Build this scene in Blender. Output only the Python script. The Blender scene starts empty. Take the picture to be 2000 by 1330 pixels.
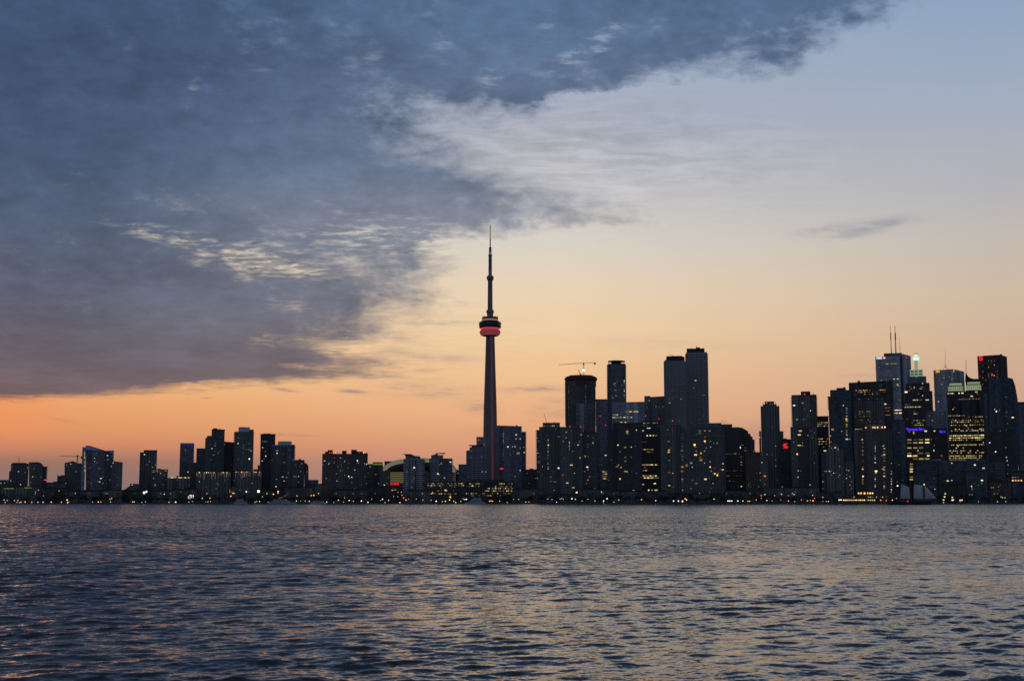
import bpy, math, random
import numpy as np
from mathutils import Vector
random.seed(7)
PI = math.pi
sc = bpy.context.scene
C = sc.collection

# ------------------------------------------------------------------ camera and the survey of the place
F, CX, CY, CAMH = 2460.0, 1000.0, 665.0, 7.0
HZ = 984 - CAMH / 1961 * F          # picture row of the true horizon
PITCH = math.atan((HZ - CY) / F)
sp, cp = math.sin(PITCH), math.cos(PITCH)
def ray(px, py):
    a, b = (px - CX) / F, (CY - py) / F
    return Vector((a, cp - b * sp, sp + b * cp))
def xof(px, py, Y):
    d = ray(px, py); return d.x * Y / d.y
def zof(py, Y):
    d = ray(1000, py); return CAMH + d.z * Y / d.y
def ang(px, py):
    d = ray(px, py).normalized()
    return math.degrees(math.atan2(d.x, d.y)), math.degrees(math.asin(d.z))

cam = bpy.data.cameras.new('camera'); co = bpy.data.objects.new('camera', cam); C.objects.link(co)
cam.sensor_width = 36; cam.lens = F / 2000 * 36; cam.clip_start = .5; cam.clip_end = 200000
co.location = (0, 0, CAMH); co.rotation_euler = (PI / 2 + PITCH, 0, 0)
sc.camera = co

vs = sc.view_settings; vs.view_transform = 'Standard'; vs.look = 'None'; vs.exposure = 0; vs.gamma = 1; vs.use_curve_mapping = False
def lin(r, g, b):
    f = lambda c: c / 12.92 if c <= .04045 else ((c + .055) / 1.055) ** 2.4
    return (f(r / 255), f(g / 255), f(b / 255), 1)

# ------------------------------------------------------------------ tiny node expression helper
class G:
    def __init__(s, nt): s.nt = nt
    def node(s, t, **kw):
        n = s.nt.nodes.new(t)
        for k, v in kw.items(): setattr(n, k, v)
        return n
    def put(s, sock, v):
        if isinstance(v, X): s.nt.links.new(v.s, sock)
        elif v is not None: sock.default_value = v
    def math(s, op, a, b=None, c=None):
        n = s.node('ShaderNodeMath', operation=op)
        for i, v in enumerate((a, b, c)):
            if v is not None: s.put(n.inputs[i], v)
        return X(s, n.outputs[0])
    def sstep(s, lo, hi, v):
        n = s.node('ShaderNodeMapRange', interpolation_type='SMOOTHSTEP', clamp=True)
        s.put(n.inputs['Value'], v); s.put(n.inputs['From Min'], lo); s.put(n.inputs['From Max'], hi)
        return X(s, n.outputs[0])
    def lmap(s, v, a, b, c=0., d=1.):
        n = s.node('ShaderNodeMapRange', clamp=True)
        for k, q in zip(('Value', 'From Min', 'From Max', 'To Min', 'To Max'), (v, a, b, c, d)): s.put(n.inputs[k], q)
        return X(s, n.outputs[0])
    def mix(s, f, a, b, blend='MIX'):
        n = s.node('ShaderNodeMix', data_type='RGBA', blend_type=blend)
        s.put(n.inputs[0], f); s.put(n.inputs[6], a); s.put(n.inputs[7], b)
        return X(s, n.outputs[2])
    def ramp(s, f, stops):
        n = s.node('ShaderNodeValToRGB'); r = n.color_ramp; r.interpolation = 'EASE' if 0 else 'LINEAR'
        r.elements.remove(r.elements[1]); r.elements[0].position = stops[0][0]; r.elements[0].color = stops[0][1]
        for p, c in stops[1:]: r.elements.new(min(1, p)).color = c
        s.put(n.inputs[0], f); return X(s, n.outputs[0])
    def comb(s, x, y, z):
        n = s.node('ShaderNodeCombineXYZ')
        for i, v in enumerate((x, y, z)): s.put(n.inputs[i], v)
        return X(s, n.outputs[0])
    def noise(s, vec, scale, detail=5., rough=.55, dist=0.):
        n = s.node('ShaderNodeTexNoise'); s.put(n.inputs['Vector'], vec)
        n.inputs['Scale'].default_value = scale; n.inputs['Detail'].default_value = detail
        n.inputs['Roughness'].default_value = rough; n.inputs['Distortion'].default_value = dist
        return X(s, n.outputs[0])
class X:
    def __init__(s, g, sock): s.g, s.s = g, sock
    def __add__(a, b): return a.g.math('ADD', a, b)
    __radd__ = __add__
    def __sub__(a, b): return a.g.math('SUBTRACT', a, b)
    def __rsub__(a, b): return a.g.math('SUBTRACT', b, a)
    def __mul__(a, b): return a.g.math('MULTIPLY', a, b)
    __rmul__ = __mul__
    def __truediv__(a, b): return a.g.math('DIVIDE', a, b)

# ------------------------------------------------------------------ world: dusk sky with a broken stratocumulus sheet
def build_world():
    w = bpy.data.worlds.new('World'); sc.world = w; w.use_nodes = True
    nt = w.node_tree; nt.nodes.clear(); g = G(nt)
    tc = g.node('ShaderNodeTexCoord')
    nv = g.node('ShaderNodeVectorMath', operation='NORMALIZE'); nt.links.new(tc.outputs['Generated'], nv.inputs[0])
    sx = g.node('ShaderNodeSeparateXYZ'); nt.links.new(nv.outputs[0], sx.inputs[0])
    x, y, z = (X(g, sx.outputs[i]) for i in range(3))
    az = g.math('ARCTAN2', x, y) * 57.2958
    el = g.math('ARCSINE', z) * 57.2958
    t = g.lmap(el, 0, 30)
    E = lambda py: max(0, min(1, ang(1000, py - 4)[1] / 30))
    def grad(stops):
        st = sorted((E(py), lin(*c)) for py, c in stops)
        return g.ramp(t, st)
    clearL = grad([(979, (128, 108, 112)), (925, (140, 112, 106)), (908, (153, 114, 100)), (878, (203, 134, 102)), (850, (218, 149, 103)), (800, (230, 164, 110)), (770, (236, 176, 120)),
                   (700, (230, 188, 146)), (560, (214, 198, 168)), (450, (196, 190, 178)), (250, (160, 172, 192)), (0, (138, 158, 188))])
    clearM = grad([(979, (150, 122, 122)), (925, (190, 140, 122)), (880, (214, 152, 120)), (820, (232, 173, 128)), (740, (238, 192, 145)), (650, (238, 206, 165)),
                   (560, (231, 210, 183)), (480, (217, 209, 197)), (380, (199, 197, 198)), (270, (174, 178, 189)), (120, (164, 176, 197)), (-60, (140, 160, 190))])
    clearR = grad([(979, (150, 124, 124)), (900, (180, 142, 128)), (800, (203, 164, 140)), (700, (209, 177, 150)), (600, (206, 185, 163)), (500, (194, 186, 178)),
                   (400, (178, 179, 185)), (250, (163, 174, 192)), (120, (148, 167, 192)), (0, (137, 161, 191)), (-120, (120, 146, 180))])
    a0, a1, a2 = ang(60, 800)[0], ang(1020, 800)[0], ang(1960, 800)[0]
    clear = g.mix(g.sstep(a0, a1, az), clearL, clearM)
    clear = g.mix(g.lmap(az, a1 + 2, a2), clear, clearR)
    # warm glow where the sun went down
    gx, ge = ang(-40, 800)
    da, de = (az - gx) / 3.2, (el - ge) / 1.3
    glow = g.math('EXPONENT', (da * da + de * de) * -1.0)
    clear = g.mix(glow * .38, clear, lin(250, 132, 74))
    # cloud plane coordinates
    inv = g.math('MAXIMUM', z, 0.) + .1
    cx_, cy_ = x / inv, y / inv
    cv = g.comb(cx_, cy_, 3.7)
    nb = g.noise(cv, 2.6, 5, .55, .3)
    nf = g.noise(g.comb(cx_ * 1.0, cy_ * 1.25, 9.1), 8.5, 7, .58, .25)
    nl = g.noise(g.comb(cx_, cy_, 12.), .9, 3, .5)
    ns = g.noise(g.comb(cx_ * .8, cy_ * 2.0, 1.3), 14, 6, .6, .5)
    # right edge of the cloud sheet as a function of elevation
    pts = [(-600, 800), (-200, 788), (60, 776), (230, 770), (400, 755), (560, 744), (700, 728), (735, 705), (690, 680), (715, 640), (760, 585), (775, 548), (800, 512), (850, 480),
           (1010, 448), (1095, 428), (1090, 400), (1040, 375), (960, 345), (860, 310), (830, 275), (900, 225), (1000, 195), (1280, 165), (1400, 125), (1540, 80), (1650, 35), (1730, 0), (1850, -80), (2050, -140)]
    fc = g.node('ShaderNodeFloatCurve'); cur = fc.mapping.curves[0]
    q = []
    for px, py in pts:
        a, e = ang(px, py); q.append((min(1, max(0, e / 26)), min(1, max(0, (a + 40) / 80))))
    q.sort(); q = [(0, 0)] + q + [(1, 1)]
    cur.points[0].location = q[0]; cur.points[1].location = q[-1]
    for p in q[1:-1]: cur.points.new(*p)
    for p in cur.points: p.handle_type = 'AUTO_CLAMPED'
    fc.mapping.update()
    av = g.comb(az, el * 1.5, 2.2)
    na = (g.noise(av, .17, 5, .55, .2) - .5) * 5.          # lobes of some six degrees
    nc = (g.noise(g.comb(az * .85 + el * .2, el * 1.35, 7.7), .55, 7, .60, .15) - .5) * 5.   # mottles of one or two degrees
    nd = (g.noise(g.comb(az * .8 - el * .2, el * 1.6, 4.1), 1.25, 6, .6, .2) - .5) * 5.      # curds under a degree
    hi = g.sstep(3.5, 10., el)
    g.put(fc.inputs['Value'], g.lmap(el + (na * .45 + nc * .35) * hi, 0, 26))
    edge = X(g, fc.outputs[0]) * 80. - 40.
    D0 = g.math('MAXIMUM', g.math('MINIMUM', (edge - az) / 3.6 + .28, 1.2), -2.)
    nbn, nfn, nsn = (nb - .5) * 5., (nf - .5) * 5., (ns - .5) * 5.
    D = D0 + nbn * .15 + nfn * (.40 - hi * .22) + nsn * .12 + (na * .30 + nc * .50 + nd * .30) * (hi * .85 + .15)
    # breaks where light comes through
    def gauss(px, py, rx, ry, rot=0.):
        a, e = ang(px, py); k = 360 / (2 * PI) / F
        ca, sa = math.cos(rot), math.sin(rot)
        u = ((az - a) * ca + (el - e) * sa) / (rx * k)
        v = ((el - e) * ca - (az - a) * sa) / (ry * k)
        return g.math('EXPONENT', (u * u + v * v) * -1.0)
    br = None
    for px, py, rx, ry, rot, s_ in [(450, 500, 150, 34, -.17, 2.6), (290, 452, 90, 18, -.15, 2.1), (620, 470, 150, 46, .12, 2.1), (780, 450, 130, 44, .05, 1.8), (890, 482, 100, 26, .05, 1.9), (620, 530, 120, 14, .0, 1.4), (640, 395, 60, 16, 0, 1.0),
                                    (380, 168, 24, 22, 0, 2.4), (515, 130, 36, 22, .3, 1.6), (330, 100, 38, 16, .3, .9), (725, 110, 34, 30, 0, 1.5), (465, 250, 26, 12, 0, 1.1), (295, 340, 60, 20, .1, .8),
                                    (865, 75, 34, 48, 0, 2.0), (1075, 45, 30, 40, 0, 2.2), (1175, 78, 80, 28, .6, 3.0), (965, 150, 44, 28, .8, 2.2), (1290, 40, 50, 20, .3, 1.9), (1090, 130, 66, 24, .2, 2.0),
                                    (840, 25, 50, 14, .4, 1.2), (560, 600, 60, 18, 0, 1.5), (520, 660, 90, 14, 0, 1.4), (690, 682, 60, 14, .1, 2.2), (760, 610, 60, 20, .1, 1.0), (900, 160, 120, 34, .3, .8), (1250, 150, 160, 24, .1, .9), (1000, 95, 90, 40, .2, .9), (70, 520, 75, 10, -.15, 1.1),
                                    (400, 748, 70, 8, .05, 1.6), (610, 715, 70, 6, 0, 1.5), (50, 745, 30, 6, .1, 1.0), (1400, 60, 45, 18, .2, .8), (590, 50, 60, 14, -.2, .7), (930, 330, 70, 12, -.1, .9)]:
        t_ = gauss(px, py, rx, ry, rot) * s_
        br = t_ if br is None else br + t_
    nr = (g.noise(g.comb(cx_ * .9, cy_ * 1.5, 21.), 17, 5, .64, .3) - .5) * 5.    # fine ripples of the cloud base
    D = D - br * .78 * (.10 + g.sstep(-.35, .75, nr * .8 + nsn * .4) * .52 + g.sstep(-.4, .8, nc * .8 + nd * .6 + nfn * .3) * .46)
    D = D + g.sstep(2.0, 7.0, edge - az) * .25       # the body keeps thick away from its rim
    alpha = g.sstep(-.55 - hi * .35, 1.18, D) * .985
    def cg(stops): return grad(stops)
    cl = cg([(979, (110, 92, 96)), (775, (100, 87, 94)), (700, (97, 94, 108)), (600, (87, 94, 114)), (480, (75, 90, 115)), (300, (64, 83, 112)), (50, (63, 85, 117)), (-200, (62, 84, 116))])
    cm = cg([(979, (140, 120, 118)), (745, (132, 118, 120)), (690, (124, 117, 125)), (600, (120, 121, 134)), (500, (126, 130, 144)), (430, (134, 139, 154)), (350, (112, 126, 150)), (200, (98, 117, 146)), (50, (88, 112, 145)), (-200, (74, 98, 132))])
    ccol = g.mix(g.sstep(ang(60, 500)[0], ang(1050, 500)[0], az), cl, cm)
    shade = 1.0 + (nb - .5) * .5 + (nf - .5) * .35 + (nl - .5) * .7 + na * .06 - nc * hi * .13 - nd * hi * .09
    shv = g.node('ShaderNodeVectorMath', operation='SCALE'); nt.links.new(ccol.s, shv.inputs[0]); g.put(shv.inputs['Scale'], shade)
    ccol = X(g, shv.outputs[0])
    # high thin wisps in the clear part
    wz = gauss(1050, 285, 300, 120, -.1) + gauss(1400, 300, 260, 90, -.1) * .5 + gauss(880, 640, 200, 70) * .25
    wn = g.noise(g.comb(cx_ * .7 + cy_ * .25, cy_ * 1.7, 5.5), 11, 7, .62, .6)
    wis = wz * (g.sstep(.38, .68, wn) * .7 + nc * .30 + nd * .16 - .40)
    wsc = g.node('ShaderNodeVectorMath', operation='SCALE'); nt.links.new(clear.s, wsc.inputs[0]); g.put(wsc.inputs['Scale'], 1.0 + wis * .26)
    clear = X(g, wsc.outputs[0])
    # loose scraps of low cloud
    sm = None
    for px, py, rx, ry, rot, s_ in [(840, 764, 90, 16, -.05, .55), (932, 796, 34, 11, -.2, .95), (955, 845, 40, 12, 0, .3), (1050, 759, 60, 6, .03, .8), (1085, 800, 50, 24, 0, .4), (1705, 441, 70, 13, .08, .95), (1592, 451, 36, 7, .1, .7),
                                    (1640, 462, 40, 5, 0, .5), (1460, 338, 75, 7, .08, .4), (690, 765, 32, 4, -.1, .9), (760, 735, 60, 6, -.05, .5), (575, 850, 42, 1.3, -.02, 1.1), (540, 846, 36, 1.2, .0, .6), (560, 762, 28, 3, -.1, .9), (404, 777, 9, 1.5, 0, .9),
                                    (1300, 670, 150, 9, -.05, .22), (1450, 835, 120, 14, 0, .15), (1500, 852, 60, 16, 0, .3), (130, 822, 34, 3, -.2, .35), (860, 700, 80, 8, 0, .35), (870, 632, 60, 4, .03, .45), (1690, 733, 40, 5, 0, .35)]:
        t_ = gauss(px, py, rx, ry, rot) * s_
        sm = t_ if sm is None else sm + t_
    sma = g.math('MINIMUM', sm * (.25 + g.sstep(-.6, .8, nfn + nc * .4) * .75), .7)
    scol = g.mix(g.lmap(el, 3, 12), lin(142, 122, 128), lin(150, 152, 166))
    sky = g.mix(sma, clear, scol)
    sky = g.mix(alpha, sky, ccol)
    # below the horizon / behind the viewer: dim blue dusk
    aaz = g.math('ABSOLUTE', az)
    back = g.ramp(g.lmap(el, 0, 60), [(0, lin(98, 102, 114)), (.25, lin(94, 105, 126)), (1, lin(76, 89, 112))])
    sky = g.mix(g.sstep(38, 85, aaz), sky, back)
    sky = g.mix(g.sstep(24, 50, el), sky, lin(73, 83, 101))
    sky = g.mix(g.sstep(-.3, -2.5, el), sky, lin(30, 36, 46))
    ni = g.node('ShaderNodeTexSky', sky_type='NISHITA'); ni.sun_disc = False
    ni.sun_elevation = math.radians(SUN_EL); ni.sun_rotation = math.radians(SUN_AZ)
    b1 = g.node('ShaderNodeBackground'); nt.links.new(sky.s, b1.inputs[0]); b1.inputs[1].default_value = 1.0
    b2 = g.node('ShaderNodeBackground'); nt.links.new(ni.outputs[0], b2.inputs[0]); b2.inputs[1].default_value = .0015
    ad = g.node('ShaderNodeAddShader'); nt.links.new(b1.outputs[0], ad.inputs[0]); nt.links.new(b2.outputs[0], ad.inputs[1])
    o = g.node('ShaderNodeOutputWorld'); nt.links.new(ad.outputs[0], o.inputs[0])
    w.cycles.sampling_method = 'MANUAL'; w.cycles.sample_map_resolution = 1024
SUN_EL, SUN_AZ = 1.0, -26.0
build_world()
sl = bpy.data.lights.new('sun', 'SUN'); so = bpy.data.objects.new('sun', sl); C.objects.link(so)
sl.energy = .04; sl.angle = math.radians(12); sl.color = (1, .55, .3)
sd = Vector((math.sin(math.radians(SUN_AZ)) * math.cos(math.radians(SUN_EL)), math.cos(math.radians(SUN_AZ)) * math.cos(math.radians(SUN_EL)), math.sin(math.radians(SUN_EL))))
so.rotation_euler = (-sd).to_track_quat('-Z', 'Y').to_euler(); sl.energy = .02; so.location = (-200, 100, 300)

if globals().get('SKY_ONLY'): raise SystemExit(0)
# ------------------------------------------------------------------ mesh builder
class MB:
    def __init__(s): s.v, s.f, s.mi, s.cur = [], [], [], 0
    def add(s, vs, fs):
        b = len(s.v); s.v += [tuple(v) for v in vs]; s.f += [tuple(b + i for i in f) for f in fs]; s.mi += [s.cur] * len(fs)
    def prism(s, poly, z0, zt):
        n = len(poly); zt = zt if isinstance(zt, (list, tuple)) else [zt] * n
        s.add([(x, y, z0) for x, y in poly] + [(x, y, zt[i]) for i, (x, y) in enumerate(poly)],
              [tuple(range(n - 1, -1, -1)), tuple(range(n, 2 * n))] + [(i, (i + 1) % n, n + (i + 1) % n, n + i) for i in range(n)])
    def box(s, x0, x1, y0, y1, z0, z1, z1r=None):
        zr = z1 if z1r is None else z1r
        s.prism([(x0, y0), (x1, y0), (x1, y1), (x0, y1)], z0, [z1, zr, zr, z1])
    def lathe(s, prof, n=32, c=(0, 0), cap=True):
        vs = [(c[0] + r * math.cos(2 * PI * i / n), c[1] + r * math.sin(2 * PI * i / n), z) for r, z in prof for i in range(n)]
        fs = [(k * n + i, k * n + (i + 1) % n, (k + 1) * n + (i + 1) % n, (k + 1) * n + i) for k in range(len(prof) - 1) for i in range(n)]
        if cap: fs += [tuple(range(n - 1, -1, -1)), tuple((len(prof) - 1) * n + i for i in range(n))]
        s.add(vs, fs)
    def tube(s, p, q, r, r2=None, n=6):
        p, q = Vector(p), Vector(q); r2 = r if r2 is None else r2
        d = (q - p).normalized(); a = d.orthogonal().normalized(); b = d.cross(a)
        vs = [p + (a * math.cos(2 * PI * i / n) + b * math.sin(2 * PI * i / n)) * r for i in range(n)] + [q + (a * math.cos(2 * PI * i / n) + b * math.sin(2 * PI * i / n)) * r2 for i in range(n)]
        s.add(vs, [tuple(range(n - 1, -1, -1)), tuple(range(n, 2 * n))] + [(i, (i + 1) % n, n + (i + 1) % n, n + i) for i in range(n)])
    def ball(s, c, r, n=8, m=5, sz=1):
        vs, fs = [], []
        for k in range(m + 1):
            th = PI * k / m
            for i in range(n): vs.append((c[0] + r * math.sin(th) * math.cos(2 * PI * i / n), c[1] + r * math.sin(th) * math.sin(2 * PI * i / n), c[2] + sz * r * math.cos(th)))
        for k in range(m):
            for i in range(n): fs.append((k * n + i, (k + 1) * n + i, (k + 1) * n + (i + 1) % n, k * n + (i + 1) % n))
        s.add(vs, fs)
    def mesh(s, name, mats, smooth=False):
        me = bpy.data.meshes.new(name); me.from_pydata(s.v, [], s.f)
        for m in (mats if isinstance(mats, (list, tuple)) else [mats]): me.materials.append(m)
        if len(me.materials) > 1: me.polygons.foreach_set('material_index', s.mi)
        if smooth: me.polygons.foreach_set('use_smooth', [True] * len(me.polygons))
        me.update(); return me
    def build(s, name, mats, parent=None, loc=(0, 0, 0), smooth=False):
        o = bpy.data.objects.new(name, s.mesh(name, mats, smooth)); C.objects.link(o)
        o.location = loc
        if parent: o.parent = parent
        return o
def tag(o, label=None, cat=None, group=None, kind=None):
    for k, v in (('label', label), ('category', cat), ('group', group), ('kind', kind)):
        if v: o[k] = v
    return o
def empty(name, loc, label, cat, group=None):
    o = bpy.data.objects.new(name, None); C.objects.link(o); o.location = loc; o.empty_display_size = 3
    return tag(o, label, cat, group)

# ------------------------------------------------------------------ materials
def pbr(name, col, rough=.6, metal=0., noise=.25, scale=.3):
    m = bpy.data.materials.new(name); m.use_nodes = True; nt = m.node_tree; g = G(nt); b = nt.nodes['Principled BSDF']
    tc = g.node('ShaderNodeTexCoord'); n = g.noise(X(g, tc.outputs['Object']), scale, 4)
    v = g.node('ShaderNodeVectorMath', operation='SCALE'); v.inputs[0].default_value = col[:3]; g.put(v.inputs['Scale'], 1 + (n - .5) * noise * 2)
    nt.links.new(v.outputs[0], b.inputs['Base Color']); b.inputs['Roughness'].default_value = rough; b.inputs['Metallic'].default_value = metal
    return m
def facade(name, wall, glass, fh=3.5, bw=4., hf=.5, vf=.75, grough=.18, contrast=1.0):
    """storeys and bays: dark glazing set in a spandrel-and-pier grid, drawn in metres of the building's own frame"""
    m = bpy.data.materials.new(name); m.use_nodes = True; nt = m.node_tree; g = G(nt); b = nt.nodes['Principled BSDF']
    tc = g.node('ShaderNodeTexCoord'); s = g.node('ShaderNodeSeparateXYZ'); nt.links.new(tc.outputs['Object'], s.inputs[0])
    oi = g.node('ShaderNodeObjectInfo'); rnd = X(g, oi.outputs['Random'])
    u = (X(g, s.outputs[0]) + X(g, s.outputs[1]) * 1.003 + 500.13) / bw; v = X(g, s.outputs[2]) / fh
    fu, fv = g.math('FRACT', u), g.math('FRACT', v)
    win = g.math('LESS_THAN', fu, vf) * g.math('LESS_THAN', fv, hf)
    wn = g.node('ShaderNodeTexWhiteNoise', noise_dimensions='3D'); nt.links.new(g.comb(g.math('FLOOR', u), g.math('FLOOR', v), rnd * 37.).s, wn.inputs['Vector'])
    cell = X(g, wn.outputs[0])
    big = g.noise(X(g, tc.outputs['Object']), .05, 3)
    # stacks of bays that differ in glazing from their neighbours
    w2 = g.node('ShaderNodeTexWhiteNoise', noise_dimensions='2D'); nt.links.new(g.comb(g.math('FLOOR', u / 2.), rnd * 91., 0.).s, w2.inputs['Vector'])
    bay = X(g, w2.outputs[0])
    sc1 = g.node('ShaderNodeVectorMath', operation='SCALE'); sc1.inputs[0].default_value = glass[:3]; g.put(sc1.inputs['Scale'], .2 + cell * 1.3 + bay * .8)
    sc2 = g.node('ShaderNodeVectorMath', operation='SCALE'); sc2.inputs[0].default_value = wall[:3]; g.put(sc2.inputs['Scale'], (.45 + rnd * .45 + bay * .75) * (.6 + big * .8))
    c = g.mix(win, X(g, sc2.outputs[0]), X(g, sc1.outputs[0]))
    nt.links.new(c.s, b.inputs['Base Color'])
    nt.links.new(g.lmap(win, 0, 1, .75, grough).s, b.inputs['Roughness'])
    return m
def lamp_mat(name, col, st, vary=.75, sample=False):
    m = bpy.data.materials.new(name); m.use_nodes = True; nt = m.node_tree; g = G(nt); nt.nodes.clear()
    e = g.node('ShaderNodeEmission'); e.inputs[0].default_value = (*col, 1)
    oi = g.node('ShaderNodeObjectInfo'); r1 = X(g, oi.outputs['Random']); g.put(e.inputs[1], (r1 * r1 * (2.4 * vary) + (1 - vary)) * st)
    o = g.node('ShaderNodeOutputMaterial'); nt.links.new(e.outputs[0], o.inputs[0])
    m.cycles.emission_sampling = 'AUTO' if sample else 'NONE'
    return m
ST = {
 'cond': facade('dark_condo_facade', (.15, .158, .17), (.048, .056, .07), 3.4, 5.2, .55, .7),
 'glass': facade('blue_glass_facade', (.16, .19, .225), (.095, .125, .175), 3.8, 3.6, .72, .86, .12),
 'teal': facade('teal_glass_facade', (.055, .095, .12), (.04, .088, .125), 3.6, 4.4, .68, .84, .12),
 'dark': facade('black_steel_facade', (.055, .057, .064), (.034, .037, .045), 4., 4.4, .6, .75),
 'conc': facade('pale_concrete_pier_facade', (.23, .23, .235), (.05, .06, .08), 40., 4.8, 1.1, .52),
 'band': facade('banded_balcony_facade', (.32, .36, .41), (.05, .065, .09), 3.5, 8., .6, .93),
 'brown': facade('brown_brick_facade', (.15, .135, .125), (.045, .045, .052), 3.6, 4.6, .5, .6),
 'red': facade('red_granite_facade', (.095, .04, .045), (.03, .022, .028), 3.9, 4.2, .55, .6),
 'pale': facade('pale_glass_office_facade', (.52, .58, .66), (.16, .22, .31), 4.2, 3.4, .5, .9, .15),
}
M = {
 'metal': pbr('dark_metal', (.06, .062, .068), .5, .3), 'conc': pbr('weathered_concrete', (.2, .2, .2), .85), 'roofing': pbr('dark_roofing', (.05, .052, .058), .9),
 'bark': pbr('bark', (.05, .04, .03), .9), 'leaf': pbr('dusk_foliage', (.045, .065, .04), .8, 0, .6, .8), 'ground': pbr('city_ground', (.06, .06, .06), .95),
 'stone': pbr('quay_stone', (.12, .115, .11), .9), 'white': pbr('white_gelcoat', (.6, .62, .64), .35), 'sail': pbr('sailcloth', (.62, .64, .66), .8), 'hull': pbr('black_hull_paint', (.025, .025, .03), .45),
 'rust': pbr('red_formwork', (.16, .05, .04), .85), 'crane': pbr('crane_paint', (.25, .16, .10), .6), 'tower': pbr('tower_concrete', (.27, .235, .24), .8, 0, .15, .1),
 'palegreen': None, 'teal_roof': pbr('verdigris_roof', (.10, .22, .24), .6), 'dome': pbr('white_dome_panels', (.42, .43, .42), .6), 'wood': pbr('varnished_spar', (.12, .07, .04), .5),
 'slab': pbr('pale_balcony_slab', (.48, .52, .56), .8), 'glassd': pbr('dark_glass', (.03, .035, .045), .15),
}
LM = {
 'w': lamp_mat('warm_white_light', (1, .80, .52), 0.6), 'y': lamp_mat('yellow_office_light', (1, .74, .28), 0.46), 'd': lamp_mat('dim_yellow_light', (1, .74, .34), 0.14),
 'o': lamp_mat('amber_room_light', (1, .48, .16), 0.5), 'c': lamp_mat('cool_white_light', (.82, .92, 1), 0.42), 'k': lamp_mat('faint_white_light', (.8, .85, .9), 0.11),
 'r': lamp_mat('red_warning_light', (1, .07, .09), 1.1, .4), 'b': lamp_mat('blue_crown_light', (.06, .12, .85), .30, .3), 'g': lamp_mat('green_crown_light', (.30, .60, .12), .30, .3),
 'W': lamp_mat('bright_white_lamp', (1, .95, .82), 2.0, .3), 'O': lamp_mat('sodium_lamp', (1, .52, .16), 1.6, .4), 'Y': lamp_mat('warm_lamp', (1, .80, .42), 1.35, .4),
 'R': lamp_mat('red_signal_lamp', (1, .06, .05), 1.5, .2), 'G': lamp_mat('green_signal_lamp', (.25, .9, .45), .9, .2),
 'sred': lamp_mat('red_sign', (1, .03, .035), .8, 0), 'sblue': lamp_mat('blue_violet_sign', (.10, .03, 1), 1.1, 0), 'swhite': lamp_mat('white_sign', (.85, .93, 1), 1.0, 0), 'syel': lamp_mat('yellow_sign', (1, .68, .08), .8, 0),
 'crown': lamp_mat('self_lit_pale_green_stone', (.52, .66, .42), .42, .08), 'lantern': lamp_mat('green_white_lantern', (.62, 1, .80), 1.05, 0), 'violet': lamp_mat('violet_light', (.42, .22, .62), .5, 0),  # crown stone glows by itself in place of floodlight falling on it
 'ring': lamp_mat('self_lit_red_radome', (.36, .066, .088), .46, 0), 'led': lamp_mat('red_led_band', (1, .08, .08), .5, 0, True), 'shaftled': lamp_mat('faint_crimson_led', (.085, .036, .048), .58, 0),
 'podlight': lamp_mat('amber_deck_light', (1, .55, .15), .32, 0, True), 'dome': lamp_mat('self_lit_cream_arch', (.56, .56, .38), .26, 0), 'domewall': lamp_mat('self_lit_yellow_wall', (.28, .24, .09), .36, 0),  # dome arch and end wall emit their floodlight themselves
 'bp': lamp_mat('faint_blue_glow', (.10, .14, .42), .30, .1), 'pier': lamp_mat('pier_light_streak', (.9, .72, .52), .14, .5), 'tl': lamp_mat('teal_crown_glow', (.05, .20, .23), .3, 0),
}
UNIT = {}
def unit(c):
    if c not in UNIT:
        b = MB(); b.box(-.5, .5, -.5, .5, -.5, .5); UNIT[c] = b.mesh('lit_window', LM[c])
    return UNIT[c]

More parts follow.
